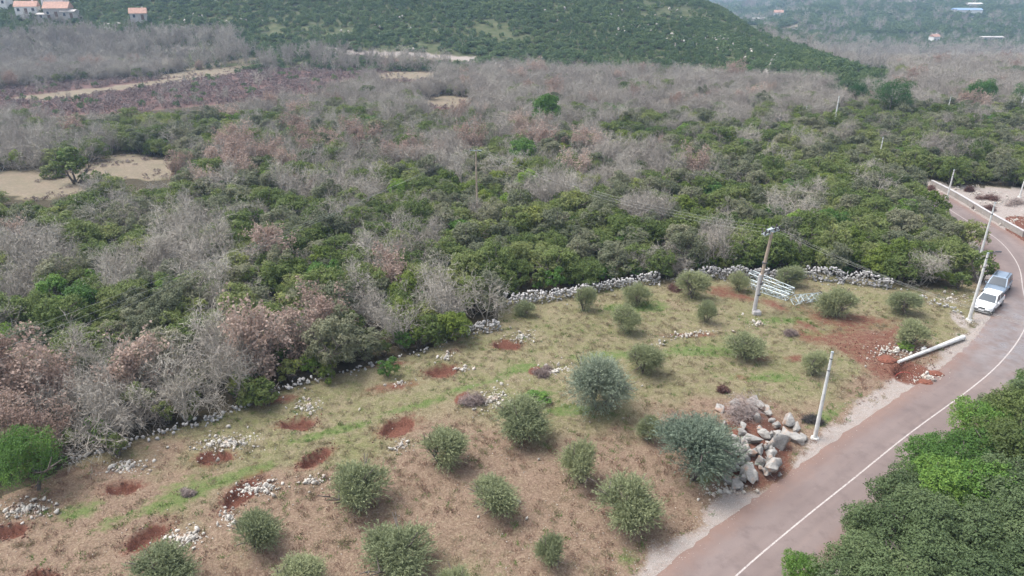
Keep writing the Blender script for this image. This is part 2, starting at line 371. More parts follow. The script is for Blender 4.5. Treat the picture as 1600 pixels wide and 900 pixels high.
def ground_mat():
    m, t, b, out = mat_new('ground'); N = NT(t); geo = N.n('ShaderNodeNewGeometry'); P = geo.outputs['Position']
    A = N.n('ShaderNodeAttribute', attribute_name='zone_a'); B = N.n('ShaderNodeAttribute', attribute_name='zone_b')
    sa = N.n('ShaderNodeSeparateColor'); N.l(A.outputs['Color'], sa.inputs[0]); sb = N.n('ShaderNodeSeparateColor'); N.l(B.outputs['Color'], sb.inputs[0])
    A2 = A.outputs['Alpha']; B2 = B.outputs['Alpha']
    fine = N.noise(P, 9.0, 5, .75); mid = N.noise(P, 2.2, 5, .65); big = N.noise(P, .35, 4, .6); grit = N.noise(P, 26.0, 3, .7)
    dry = N.mix(N.rng(fine, .3, .7), (0.118, 0.093, 0.056), (0.300, 0.253, 0.167))
    grn = N.mix(N.rng(fine, .3, .7), (0.071, 0.082, 0.032), (0.200, 0.193, 0.093))
    col = N.mix(N.rng(N.math('MULTIPLY_ADD', big, .6, N.math('MULTIPLY', mid, .6)), .48, .72), dry, grn)
    col = N.mix(N.rng(grit, .62, .74, 0, .6), col, (0.328, 0.286, 0.214))
    pink = N.mix(N.rng(fine, .28, .72), (0.089, 0.054, 0.039), (0.307, 0.214, 0.161))
    mot = N.noise(P, 1.1, 6, .72); mot2 = N.noise(P, 4.5, 4, .7)
    col = N.mix(N.rng(mot, .48, .7, 0, .55), col, N.mix(fine, (.10, .11, .035), (.21, .20, .09)))
    def edge(mask, amt=.9, lo=.35, hi=.65, nz=None):
        v = N.math('MULTIPLY_ADD', N.math('SUBTRACT', nz if nz is not None else mid, .5), amt, mask)
        return N.rng(v, lo, hi)
    col = N.mix(N.math('MULTIPLY', edge(A2, 1.6, .2, .88), .85), col, pink)
    pk2 = N.mix(N.rng(fine, .3, .7), (.20, .165, .11), (.36, .30, .20)); col = N.mix(N.math('MULTIPLY', N.rng(mot2, .5, .66, 0, .55), N.rng(mot, .4, .6, .3, 1)), col, pk2)
    heath = N.mix(N.rng(fine, .3, .7), (0.086, 0.050, 0.044), (0.178, 0.114, 0.100)); col = N.mix(edge(B2, 1.4, .25, .75), col, heath)
    tan = N.mix(N.rng(mid, .3, .7), (.165, .13, .095), (.255, .21, .155)); tan = N.mix(N.rng(big, .4, .65, 0, .6), tan, (0.157, 0.143, 0.093)); col = N.mix(edge(sb.outputs[1], 1.3, .25, .8), col, tan)
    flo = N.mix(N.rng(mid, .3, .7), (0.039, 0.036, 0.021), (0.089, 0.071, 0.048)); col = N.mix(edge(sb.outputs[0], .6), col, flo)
    scr = N.mix(N.rng(big, .35, .65), (0.054, 0.071, 0.030), (0.107, 0.111, 0.060)); col = N.mix(sb.outputs[2], col, scr)
    gg = N.mix(N.rng(fine, .3, .7), (0.054, 0.093, 0.021), (0.136, 0.193, 0.060)); col = N.mix(N.math('MULTIPLY', edge(sa.outputs[1], 1.8, .35, .95), .8), col, gg)
    gv = N.mix(N.rng(grit, .35, .65), (0.185, 0.157, 0.136), (0.428, 0.386, 0.357)); gv = N.mix(N.rng(mid, .45, .75, 0, .55), gv, (0.257, 0.178, 0.143))
    col = N.mix(edge(sa.outputs[2], 1.3, .3, .75, N.noise(P, 5.0, 5, .7)), col, gv)
    rd = N.mix(N.rng(fine, .3, .7), (0.075, 0.030, 0.020), (0.207, 0.096, 0.068)); col = N.mix(edge(sa.outputs[0], 1.2, .3, .8), col, rd)
    N.l(col, b.inputs['Base Color']); b.inputs['Roughness'].default_value = .95; b.inputs['Specular IOR Level'].default_value = .1
    bp = N.n('ShaderNodeBump'); bp.inputs['Strength'].default_value = .7; bp.inputs['Distance'].default_value = .08
    N.l(N.math('ADD', fine, mid), bp.inputs['Height']); N.l(bp.outputs[0], b.inputs['Normal'])
    return m
MAT['ground'] = ground_mat()
def road_mat():
    m, t, b, out = mat_new('asphalt'); N = NT(t); geo = N.n('ShaderNodeNewGeometry'); P = geo.outputs['Position']
    uv = N.n('ShaderNodeUVMap'); uv.uv_map = 'UVMap'; s = N.n('ShaderNodeSeparateXYZ'); N.l(uv.outputs[0], s.inputs[0])
    g = N.noise(P, 14, 4, .7); big = N.noise(P, .25, 3, .5)
    mp = N.n('ShaderNodeMapping'); mp.inputs['Scale'].default_value = (5, .12, 1); N.l(uv.outputs[0], mp.inputs[0]); streak = N.noise(mp.outputs[0], 1.0, 4, .6)
    col = N.mix(N.rng(big, .35, .65), (0.159, 0.117, 0.105), (0.203, 0.156, 0.141)); col = N.mix(N.rng(g, .3, .7, 0, .35), col, (0.129, 0.101, 0.092))
    col = N.mix(N.rng(streak, .5, .75, 0, .4), col, (0.244, 0.181, 0.153))
    pt = N.noise(P, .9, 5, .7); col = N.mix(N.rng(pt, .5, .66, 0, .6), col, (0.116, 0.087, 0.080))
    axx = N.math('ABSOLUTE', s.outputs[0]); tr_ = N.math('ABSOLUTE', N.math('SUBTRACT', N.math('ABSOLUTE', N.math('SUBTRACT', axx, .5)), .25)); col = N.mix(N.math('MULTIPLY', N.rng(tr_, .02, .13, 1, 0), N.rng(streak, .3, .7, .15, .5)), col, (0.136, 0.104, 0.095))
    ax = N.math('ABSOLUTE', s.outputs[0]); dust = N.rng(N.math('MULTIPLY_ADD', N.math('SUBTRACT', N.noise(P, 1.1, 5, .7), .5), .5, ax), .55, 1.05, 0, .8)
    col = N.mix(dust, col, (0.203, 0.120, 0.089))
    pw = N.n('ShaderNodeVectorMath', operation='DISTANCE'); N.l(P, pw.inputs[0]); pw.inputs[1].default_value = WET_SHEEN
    wet_sheen = N.math('MULTIPLY', N.rng(pw.outputs['Value'], 4, 13, 1, 0), N.rng(N.noise(P, .7, 4, .6), .36, .6))
    col = N.mix(N.math('MULTIPLY', wet_sheen, .35), col, (0.223, 0.228, 0.227))  # wet patch: pale sky reflection mixed into the asphalt colour
    N.l(col, b.inputs['Base Color']); N.l(N.math('MULTIPLY_ADD', wet_sheen, -.5, .72), b.inputs['Roughness']); b.inputs['Specular IOR Level'].default_value = .5
    bp = N.n('ShaderNodeBump'); bp.inputs['Strength'].default_value = .15; bp.inputs['Distance'].default_value = .01; N.l(g, bp.inputs['Height']); N.l(bp.outputs[0], b.inputs['Normal'])
    return m
_w = U0(1545, 525); WET_SHEEN = (_w[0]+2.5, _w[1], 0)
MAT['asphalt'] = road_mat()
def line_mat():
    m, t, b, out = mat_new('worn_white_paint'); N = NT(t); geo = N.n('ShaderNodeNewGeometry')
    f = N.noise(geo.outputs['Position'], 8, 5, .7)
    N.l(N.mix(N.rng(f, .45, .66, 0, .9), (.46, .42, .39), (.20, .15, .145)), b.inputs['Base Color']); b.inputs['Roughness'].default_value = .7
    return m
MAT['paint_line'] = line_mat()

# ---------------------------------------------------------------- the ground sheet
rr = [3.0]
while rr[-1] < 6000: rr.append(rr[-1]*(1.0062 if 30 < rr[-1] < 110 else (1.012 if rr[-1] < 700 else 1.04)) if rr[-1] > 30 else rr[-1]*1.06)
rr = np.array(rr); th = np.radians(np.concatenate([np.linspace(-180, -50, 27)[:-1], np.linspace(-50, 50, 620), np.linspace(50, 180, 27)[1:]]))
TH, RR = np.meshgrid(th, rr); gx = (RR*np.sin(TH)).ravel(); gy = (RR*np.cos(TH)).ravel()
gz = height(gx, gy); zm = zone_masks(gx, gy, height_base(gx, gy))
flat = np.clip((np.abs(zm['rd']) - 3.2)/2, 0, 1)
gz = gz + flat*((fbm(gx, gy, 3.5, 9) - .5)*.22 + (fbm(gx, gy, .9, 11) - .5)*.08*(zm['fld'] | zm['yard']))
rim = np.zeros(gx.shape)
gz = gz - zm['depth']*flat
gz = gz + zm['yard']*smooth(3.0, 3.4, -zm['rd'])*.75*0
nr, nt = TH.shape
idx = np.arange(nr*nt).reshape(nr, nt)
GF = np.stack([idx[:-1, :-1], idx[:-1, 1:], idx[1:, 1:], idx[1:, :-1]], -1).reshape(-1, 4)[:, ::-1]
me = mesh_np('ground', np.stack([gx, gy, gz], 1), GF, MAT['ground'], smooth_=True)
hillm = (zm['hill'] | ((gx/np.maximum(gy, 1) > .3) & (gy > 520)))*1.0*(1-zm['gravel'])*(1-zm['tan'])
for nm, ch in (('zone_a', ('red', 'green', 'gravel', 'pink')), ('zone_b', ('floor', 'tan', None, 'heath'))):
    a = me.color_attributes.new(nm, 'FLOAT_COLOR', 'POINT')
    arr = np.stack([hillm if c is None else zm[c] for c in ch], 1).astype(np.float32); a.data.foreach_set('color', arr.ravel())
ground = link('ground', me); tag(ground, kind='structure')
def gh(x, y): return float(height(x, y))
# centre disc below the camera
bm = bmesh.new(); bmesh.ops.create_circle(bm, cap_ends=True, segments=24, radius=3.2); o = bm_obj('ground', bm, MAT['ground'], loc=(0, 0, -.03)); tag(o, kind='structure')

# road and its line
def strip(name, off0, off1, z, mat, i0=0, i1=None, jit=0.0, n=5):
    pts = ROAD[i0:i1]; nrm = RN[i0:i1]; L = np.concatenate([[0], np.cumsum(np.linalg.norm(np.diff(pts, axis=0), axis=1))])
    rs = np.random.RandomState(2); V = []; UVs = []
    for k in range(n):
        o_ = off0 + (off1-off0)*k/(n-1); j = (rs.rand(len(pts)) - .5)*jit if k in (0, n-1) else 0
        q = pts + nrm*(np.full(len(pts), o_) + j)[:, None]; V.append(np.column_stack([q, np.full(len(q), z)])); UVs.append(np.column_stack([np.full(len(q), o_/HALF), L]))
    V = np.concatenate(V); UVs = np.concatenate(UVs); m = len(pts); id_ = np.arange(n*m).reshape(n, m)
    F = np.stack([id_[:-1, :-1], id_[:-1, 1:], id_[1:, 1:], id_[1:, :-1]], -1).reshape(-1, 4)
    me = mesh_np(name, V, F, mat); uvl = me.uv_layers.new(name='UVMap'); li = np.zeros(len(me.loops), np.int32); me.loops.foreach_get('vertex_index', li)
    uvl.data.foreach_set('uv', UVs[li].astype(np.float32).ravel())
    return tag(link(name, me), kind='structure')
strip('road', -HALF, HALF, .012, MAT['asphalt'], jit=.22)
strip('road_marking', -.045, .045, .017, MAT['paint_line'], n=2)

# ---------------------------------------------------------------- plant prototypes
def norm(a): return a/np.maximum(np.linalg.norm(a, axis=-1, keepdims=True), 1e-9)
def diamonds(c, u, v):
    V = np.stack([c-u, c+v, c+u, c-v], 1).reshape(-1, 3); F = np.arange(len(V)).reshape(-1, 4); return V, F
def seg_mesh(segs, rs, thin=.02):
    """segments (x0..z1, r0, r1): thick ones become tubes, thin ones ribbons"""
    S = np.array(segs); p0, p1, r0, r1 = S[:, 0:3], S[:, 3:6], S[:, 6], S[:, 7]; Vs, Fs, base = [], [], 0
    d = norm(p1-p0); a = norm(np.cross(d, rs.normal(size=d.shape))); b = np.cross(d, a)
    thick = r0 > thin
    for msk, k in ((thick, 5), (~thick, 0)):
        if not msk.any(): continue
        q0, q1, s0, s1, aa, bb = p0[msk], p1[msk], r0[msk][:, None], r1[msk][:, None], a[msk], b[msk]
        if k:
            ring = []
            for i in range(k):
                t = 2*math.pi*i/k; w = aa*math.cos(t) + bb*math.sin(t); ring.append(q0 + w*s0); ring.append(q1 + w*s1)
            V = np.stack(ring, 1); n = len(V); V = V.reshape(-1, 3); o = np.arange(n)[:, None]*(2*k) + base
            F = np.concatenate([np.concatenate([o+2*i, o+2*((i+1) % k), o+2*((i+1) % k)+1, o+2*i+1], 1) for i in range(k)])
        else:
            V = np.stack([q0-aa*s0, q0+aa*s0, q1+aa*s1, q1-aa*s1], 1).reshape(-1, 3); F = np.arange(len(V)).reshape(-1, 4) + base
        Vs.append(V); Fs.append(F); base += len(V)
    return np.concatenate(Vs), np.concatenate(Fs)
def trunk_mesh(rs, H, W, n=3, r=.09):
    segs = []
    for i in range(n):
        a = rs.rand()*6.28; d = np.array([math.cos(a)*.35, math.sin(a)*.35, 1.0]); p = np.array([math.cos(a), math.sin(a), 0])*.01*W*(n > 1) - [0, 0, .15]
        for k in range(4):
            q = p + norm(d)*H*.2; segs.append([*p, *q, r*(1-k*.2), r*(.8-k*.2)]); p = q; d = d + rs.normal(size=3)*.25; d[2] = max(d[2], .5)
            for _ in range(2):
                e = d + rs.normal(size=3)*.9; e[2] = abs(e[2]); q2 = p + norm(e)*W*.24; segs.append([*p, *q2, r*.45, r*.2])
    return seg_mesh(segs, rs, .012)
def crown_lobes(rs, W, H, nl, nleaf, ls, zlo=.18, flat=.85, lobe=(.30, .46), clus=.085, per=7, asp=.55, upn=.35, wob=0.):
    a, c = W/2, H*(1-zlo)/2; cz = H*zlo + c
    k = np.arange(nl); ph = k*2.39996 + rs.rand()*6; zz = 1 - 1.65*(k+.5)/nl; rad = np.sqrt(np.maximum(0, 1-zz*zz))
    dirs = np.stack([rad*np.cos(ph), rad*np.sin(ph), zz], 1) + rs.normal(size=(nl, 3))*.16
    lr = a*rs.uniform(lobe[0], lobe[1], nl); cen = dirs*np.array([a, a, c])*rs.uniform(.52, .74 + wob, nl)[:, None] + [0, 0, cz]
    li = rs.choice(nl, nleaf//per, p=lr**2/np.sum(lr**2)); d = norm(rs.normal(size=(len(li), 3))); d[:, 2] = np.where(rs.rand(len(li)) < .55, np.abs(d[:, 2]), d[:, 2])
    pos = cen[li] + d*lr[li][:, None]*rs.uniform(.72, 1.06, (len(li), 1))*[1, 1, flat]
    keep = (np.linalg.norm((pos-[0, 0, cz])/[a, a, c], axis=1) > .42); pos, d, li = pos[keep], d[keep], li[keep]
    ctint = rs.rand(len(pos))*.45 + rs.rand(nl)[li]*.55
    pos = np.repeat(pos, per, 0); d = np.repeat(d, per, 0); tint = np.repeat(ctint, per) + rs.normal(size=len(pos))*.1
    pos = pos + rs.normal(size=pos.shape)*clus*W/3.5*[1, 1, .75]
    n = norm(d*.7 + rs.normal(size=d.shape)*.55 + [0, 0, upn]); u = norm(np.cross(n, rs.normal(size=n.shape))); v = np.cross(n, u)
    s = ls*rs.uniform(.6, 1.25, (len(pos), 1))
    pos[:, 2] = np.maximum(pos[:, 2], .05)
    V, F = diamonds(pos, u*s, v*s*asp); return V, F, np.repeat(np.clip(tint, 0, 1), 4)
def crown_sprays(rs, W, H, nsh, per, ll, lw, zlo=.0, spread=.5, upb=.35):
    """olive-like crown: many shoots fanning up and out, long narrow leaves along them"""
    a, c = W/2, H*(1-zlo)/2; cz = H*zlo + c
    nl = 12; ld = norm(rs.normal(size=(nl, 3)) + [0, 0, .35]); lc = ld*np.array([a, a, c])*rs.uniform(.3, .62, (nl, 1)) + [0, 0, cz*1.0]; lr = rs.uniform(.28, .5, nl)*min(a, c)
    li = rs.randint(0, nl, nsh); d = norm(rs.normal(size=(nsh, 3)) + [0, 0, upb]); base = lc[li] + d*lr[li][:, None]*rs.uniform(.35, .9, (nsh, 1))
    outw = norm((base-[0, 0, cz*.7])/[a, a, c]); sd = norm(outw*.9 + d*.5 + [0, 0, upb*1.2] + rs.normal(size=d.shape)*.35); L = W*rs.uniform(.08, .24, (nsh, 1))
    t = rs.rand(nsh, per, 1); pos = base[:, None] + sd[:, None]*L[:, None]*t*1.15 + rs.normal(size=(nsh, per, 3))*.02*W/3
    pos[..., 2] -= (t[..., 0]**2)*L*.25
    tint = (rs.rand(nsh)*.6 + rs.rand(nl)[li]*.3)[:, None] + rs.rand(nsh, per)*.25
    pos = pos.reshape(-1, 3); u = norm(np.repeat(sd, per, 0) + rs.normal(size=pos.shape)*spread); v = norm(np.cross(u, rs.normal(size=pos.shape)))
    s = rs.uniform(.6, 1.2, (len(pos), 1)); pos[:, 2] = np.maximum(pos[:, 2], .06)
    V, F = diamonds(pos, u*s*ll, v*s*lw); return V, F, np.repeat(np.clip(tint.ravel(), 0, 1), 4)
def bare_segs(rs, W, H, stems=3, kids=(4, 5, 5, 5), r=.075, spread=.95, twr=.009, droop=0., up=.3):
    segs = []; tips = []
    def grow(p, d, L, rad, lev):
        k = 3 if lev < 3 else 2; pts = [p]
        for i in range(k):
            d = norm(d + rs.normal(size=3)*(.16 if lev == 0 else .24) + np.array([0, 0, (.08 if lev < 2 else -droop)])); q = pts[-1] + d*L/k
            r0 = rad*(1 - .55*i/k); r1 = rad*(1-.55*(i+1)/k); segs.append([*pts[-1], *q, max(r0, twr), max(r1, twr*.7)]); pts.append(q)
        if lev >= len(kids): tips.append(pts[-1]); tips.append(pts[1]); return
        nk = kids[lev]
        for j in range(nk):
            f = .3 + .7*(j+rs.rand()*.6)/nk; f = min(f, 1)*k; i = min(int(f), k-1); b = pts[i] + (pts[i+1]-pts[i])*(f-i)
            e = norm(d + rs.normal(size=3)*spread + [0, 0, up*.6]); grow(b, e, L*rs.uniform(.5, .78), rad*.5, lev+1)
    for s in range(stems):
        a = 6.28*(s+rs.rand()*.6)/stems; out = W/H*rs.uniform(.25, .75) if stems > 1 else .1
        grow(np.array([0, 0, -.15]), norm(np.array([math.cos(a)*out, math.sin(a)*out, 1.])), H*.40, r, 0)
    S = np.array(segs); T = np.array(tips)
    mx = max(np.percentile(np.abs(S[:, 3:5]), 97), .1); sz = np.percentile(S[:, 5], 98)
    sc = np.array([W/2/mx, W/2/mx, H/sz]); S[:, 0:3] *= sc; S[:, 3:6] *= sc; T = T*sc
    S[:, 2] = np.maximum(S[:, 2], -.15); S[:, 5] = np.maximum(S[:, 5], -.1)
    return S, T
PROTO = {}      # kind -> list of (trunk mesh or None, crown mesh, joined mesh, W, H)
def join_arr(parts):
    Vs, Fs, mi, ti, base = [], [], [], [], 0
    for V, F, m, t in parts:
        Vs.append(V); Fs.append(F+base); mi.append(np.full(len(F), m)); ti.append(t if t is not None else np.full(len(V), .5)); base += len(V)
    return np.concatenate(Vs), np.concatenate(Fs), np.concatenate(mi), np.concatenate(ti)
def add_proto(kind, name, tv, tf, cv, cf, ct, tmat, cmat, W, H, parts=True):
    tr = mesh_np(name+'_trunk', tv, tf, tmat, tint=np.full(len(tv), .4)) if parts else None
    cr = mesh_np(name+'_crown', cv, cf, cmat, tint=ct) if parts else None
    V, F, mi, ti = join_arr([(tv, tf, 0, None), (cv, cf, 1, ct)]); jo = mesh_np(name, V, F, [tmat, cmat], mi=mi, tint=ti)
    PROTO.setdefault(kind, []).append((tr, cr, jo, W, H))
def ever_proto(kind, seed, W, H, nl, nleaf, ls, cmat, **k):
    rs = np.random.RandomState(seed); tv, tf = trunk_mesh(rs, H, W); cv, cf, ct = crown_lobes(rs, W, H, nl, nleaf, ls, **k); add_proto(kind, kind, tv, tf, cv, cf, ct, MAT['bark'], cmat, W, H)
EVM = ['evergreen', 'evergreen', 'greygreen', 'evergreen', 'yellowgreen', 'vivid', 'greygreen', 'evergreen']
for i in range(8):
    rs_ = np.random.RandomState(100+i); ever_proto('evergreen_tree', 200+i, rs_.uniform(2.9, 3.8), rs_.uniform(2.8, 3.8), rs_.randint(20, 34), 7600, .075, MAT[EVM[i]], wob=.16, zlo=.03, clus=.07, lobe=(.24, .38), per=8, upn=.5)
for i in range(4):
    ever_proto('small_evergreen', 300+i, 2.0, 2.1 + .3*i, 9, 2600, .085, MAT[['evergreen', 'vivid', 'evergreen', 'yellowgreen'][i]], zlo=.04)
for i in range(4):      # close bushes on the right, fine leaves
    ever_proto('roadside_bush', 320+i, 3.6, 3.3 + .2*i, 24, 17000, .062, [MAT["vivid"], MAT["roadside"], MAT["roadside"], MAT["roadlight"]][i], wob=.1, clus=.075, per=9)
TWR = {'bare_tree': .012}
def bare_proto(kind, seed, W, H, tm, stems, kids, twr, r=.075, leaf=None, parts=True, **k):
    rs = np.random.RandomState(seed); S, T = bare_segs(rs, W, H, stems, kids, r, twr=twr, **k)
    big = S[:, 6] > max(r*.3, twr*1.05)
    tv, tf = seg_mesh(S[big], rs, .02); cv, cf = seg_mesh(S[~big], rs, .02); ct = np.clip(np.full(len(cv), .5) + rs.normal(size=len(cv))*.12, 0, 1); cm = tm
    if leaf is not None:
        n = leaf; p = T[rs.randint(0, len(T), n)] + rs.normal(size=(n, 3))*.14; nn = norm(rs.normal(size=(n, 3))); u = norm(np.cross(nn, rs.normal(size=(n, 3)))); v = np.cross(nn, u); s = rs.uniform(.06, .12, (n, 1))
        lv, lf = diamonds(p, u*s, v*s*.7); V, F, mi, ti = join_arr([(cv, cf, 1, ct), (lv, lf, 0, np.repeat(rs.rand(n), 4))])
        tr = mesh_np(kind+'_trunk', tv, tf, tm, tint=np.full(len(tv), .6)); cr = mesh_np(kind+'_crown', V, F, [MAT['dead'], tm], mi=mi, tint=ti)
        V2, F2, mi2, ti2 = join_arr([(tv, tf, 1, None), (cv, cf, 1, ct), (lv, lf, 0, np.repeat(rs.rand(n), 4))]); jo = mesh_np(kind, V2, F2, [MAT['dead'], tm], mi=mi2, tint=ti2)
        PROTO.setdefault(kind, []).append((tr, cr, jo, W, H)); return
    add_proto(kind, kind, tv, tf, cv, cf, ct, tm, cm, W, H, parts)
for i in range(7):
    rs_ = np.random.RandomState(400+i)
    bare_proto('bare_tree', 410+i, rs_.uniform(3.8, 5.0), rs_.uniform(3.6, 4.8), MAT['twigpink' if i in (2, 5) else 'twig'], [3, 4, 2, 3, 5, 4, 2][i], (4, 5, 5, 4), .0105)
for i in range(3):
    bare_proto('dead_leaf_tree', 430+i, 3.8, 4.0 + .4*i, MAT['twigpink'], 3, (4, 4, 4, 3), .010, leaf=3600)
def olive_proto(kind, seed, W, H, nsh, per, mat, ll=.075, lw=.017):
    rs = np.random.RandomState(seed); tv, tf = trunk_mesh(rs, H, W, n=3, r=.085); cv, cf, ct = crown_sprays(rs, W, H, nsh, per, ll, lw); add_proto(kind, kind, tv, tf, cv, cf, ct, MAT['bark'], mat, W, H)
for i in range(5): olive_proto('olive_tree', 500+i, 3.2, 2.7 + .15*(i % 3), 1900, 14, MAT['olive'], .085, .015)
for i in range(2): olive_proto('big_olive_tree', 520+i, 4.2, 4.3, 3000, 15, MAT['olive_blue'], .085, .017)
# pines
def pine_proto(seed, W, H, th, mat, kind):
    rs = np.random.RandomState(seed); segs = [[0, 0, -.2, .1, 0, H*.35, .2, .17], [.1, 0, H*.35, 0, .1, H*.6, .17, .13]]
    for i in range(9):
        a = i*.7; segs.append([0, .1, H*(.5+.01*i), math.cos(a)*W*.33, math.sin(a)*W*.33, H*(.72+.02*rs.rand()), .09, .04])
    tv, tf = seg_mesh(segs, rs, .01); cv, cf, ct = crown_lobes(rs, W, H, 34, 9000, .12, zlo=1-th, flat=.7, lobe=(.22, .32), asp=.4); add_proto(kind, kind, tv, tf, cv, cf, ct, MAT['bark'], mat, W, H)
pine_proto(540, 9.0, 7.5, .72, MAT['pine'], 'umbrella_pine'); pine_proto(541, 7.0, 5.5, .6, MAT['pine'], 'umbrella_pine')
pine_proto(542, 4.4, 4.8, .7, MAT['vivid'], 'young_pine')
rs_ = np.random.RandomState(560); tv, tf = trunk_mesh(rs_, 4.6, 3.4, 1, .13); cv, cf, ct = crown_lobes(rs_, 4.2, 5.0, 30, 15000, .085, zlo=.06, flat=1.0, lobe=(.22, .34), asp=.22, upn=.1); add_proto('field_pine', 'field_pine', tv, tf, cv, cf, ct, MAT['bark'], MAT['vivid'], 4.2, 5.0)
# light far prototypes (no parts)
for i in range(4):
    rs = np.random.RandomState(600+i); cv, cf, ct = crown_lobes(rs, 3.2, 2.5, 7, 420, .24, zlo=.0, per=5); tv, tf = seg_mesh([[0, 0, -.1, 0, 0, 1.2, .08, .05]], rs, .01); add_proto('scrub', 'scrub', tv, tf, cv, cf, ct, MAT['bark'], MAT['scrub'], 3.2, 2.5, False)
for i in range(4):
    bare_proto('far_bare', 620+i, 4.4, 5.2, MAT['twigpink' if i % 2 else 'twig'], 2, (4, 4, 4), .03, parts=False, spread=.7)

MAT['heath'] = leaf_mat('heath_twigs', [(.1, (0.114, 0.077, 0.073)), (.5, (0.190, 0.141, 0.132)), (.9, (0.274, 0.231, 0.205))], 0)
for i in range(3):
    rs = np.random.RandomState(650+i); cv, cf, ct = crown_lobes(rs, 2.6, .7, 6, 260, .16, zlo=.0, per=5, asp=.3); tv, tf = seg_mesh([[0, 0, -.1, 0, 0, .3, .05, .03]], rs, .01); add_proto('heath', 'heath', tv, tf, cv, cf, ct, MAT['bark'], MAT['heath'], 2.6, .7, False)
# ---------------------------------------------------------------- scatter of the woods
rng = np.random.RandomState(11)
def jgrid(x0, x1, y0, y1, s, jit=.42):
    xs = np.arange(x0, x1, s); ys = np.arange(y0, y1, s*.87); X, Y = np.meshgrid(xs, ys); X = X + (np.arange(len(ys)) % 2)[:, None]*s/2
    X = X.ravel() + (rng.rand(X.size)-.5)*2*jit*s; Y = Y.ravel() + (rng.rand(Y.size)-.5)*2*jit*s; return X, Y
X, Y = jgrid(-290, 290, 14, 330, 2.45)
k = (np.abs(X) < Y*.98 + 14); X, Y = X[k], Y[k]
Z = height(X, Y); zz = zone_masks(X, Y, Z)
PX, PY = zz['px'], zz['py']
ok = ~zz['fld'] & ~zz['yard'] & (np.abs(zz['rd']) > 4.3) & (zz['tan'] < .5) & (zz['heath'] < .5) & (zz['gravel'] < .5) & ~zz['hill']
mp_ = FPX/(Y*CP + (CH-Z)*SP)
for e in TANS + OPEN:
    for hh in (1.2, 2.6, 3.8): ok &= ~((ell(PX, PY - hh*mp_, *e) < .97) & (rng.rand(len(X)) < .93))
ok &= ~inpoly(PX, PY - 3.0*mp_, YARD)
ok &= ~((zz['rd'] < 0) & (PY > 520))            # the bushes on the right by hand
ok &= ~((zz['rd'] < 90) & (zz['rd'] > 0) & (PX > 1390) & (PY > 400) & (zz['rd'] < 6))
X, Y, Z, PX, PY = [a[ok] for a in (X, Y, Z, PX, PY)]
m_px = FPX/(Y*CP + (CH-Z)*SP)       # px per metre
cpy = PY - 1.9*m_px                  # where the crown shows
pb = np.interp(cpy, [60, 95, 150, 185, 225, 280, 330, 420, 520, 900], [.75, .93, .90, .52, .36, .22, .11, .09, .2, .25])
pb = np.where((PX > 950) & (cpy > 185) & (cpy < 330), pb*.45, pb); pb = np.where((PX < 620) & (cpy > 225) & (cpy < 300), np.maximum(pb, .42), pb)
for e in BARES: pb = np.maximum(pb, .86*smooth(1.25, .8, ell(PX, cpy, *e)))
for e in GREENZ: pb = pb*(1 - .8*smooth(1.3, .7, ell(PX, cpy, *e)))
pb = np.clip(pb + (fbm(X, Y, 11, 21) - .5)*.85, .02, .98)
bare = rng.rand(len(X)) < pb
pd = .03 + 0*X
for e in [(30, 620, 100, 60, 0), (300, 275, 40, 25, 0), (290, 195, 14, 9, 0), (825, 215, 25, 14, 0), (885, 235, 40, 16, 0), (500, 235, 40, 14, 0), (360, 262, 80, 14, 0), (430, 280, 90, 20, 0), (620, 245, 80, 14, 0), (240, 82, 12, 9, 0), (380, 245, 60, 16, 0), (520, 500, 14, 16, 0), (1510, 170, 14, 12, 0)]:
    pd = np.maximum(pd, .62*smooth(1.3, .7, ell(PX, cpy, *e)))
dead = bare & (rng.rand(len(X)) < pd); dead |= (ell(PX, cpy, 30, 615, 85, 48) < 1)
bare &= ~dead
size = rng.uniform(.72, 1.28, len(X))
front = (cpy > 330)
kind = np.where(dead, 2, np.where(bare, 1, 0))
# thin out bare crowns lightly, add low evergreens below them near the field
spots = []
for i in range(len(X)):
    spots.append([X[i], Y[i], Z[i], kind[i], size[i], PX[i], PY[i]])
small = [s for s in spots if s[3] and rng.rand() < (.55 if s[6] > 300 else .3)]
smalls = [[s[0]+rng.uniform(-1.4, 1.4), s[1]-rng.uniform(.2, 1.3), s[2], 3, rng.uniform(.6, 1.15), s[5], s[6]] for s in small]
smalls = [s for s in smalls if not bool(inpoly(np.array(s[5]), np.array(s[6]+4), FIELD))]
hedge = []; HEATH = []
for pts, dy, step in (([(778, 470), (862, 460), (960, 445), (1030, 436)], 4, 1.1), ([(1075, 430), (1200, 425), (1310, 432), (1390, 443)], 3, 1.1), ([(90, 728), (150, 712), (262, 676), (330, 658), (372, 640), (455, 606), (500, 592), (580, 572), (660, 550), (722, 520)], 7, 1.5)):
    for (a0, b0), (a1, b1) in zip(pts[:-1], pts[1:]):
        q0, q1 = np.array(U0(a0, b0-dy)), np.array(U0(a1, b1-dy)); n_ = int(np.linalg.norm(q1-q0)/step)
        for j in range(n_):
            q = q0 + (q1-q0)*(j+rng.rand())/n_ + [0, rng.uniform(.1, 1.0)]; px_, py_ = proj(q[0], q[1]); hedge.append([q[0], q[1], 0.0, 3, rng.uniform(.45, .95), float(px_), float(py_)])
for i in range(0, len(ROAD), 2):
    p0 = ROAD[i]; qx, qy = proj(p0[0], p0[1])
    if 1200 < qx < 1475 and qy < 322:
        q = p0 + RN[i]*rng.uniform(3.9, 4.6); a_, b_ = proj(q[0], q[1]); hedge.append([q[0], q[1], gh(q[0], q[1]), 0, rng.uniform(.85, 1.1), float(a_), float(b_)])
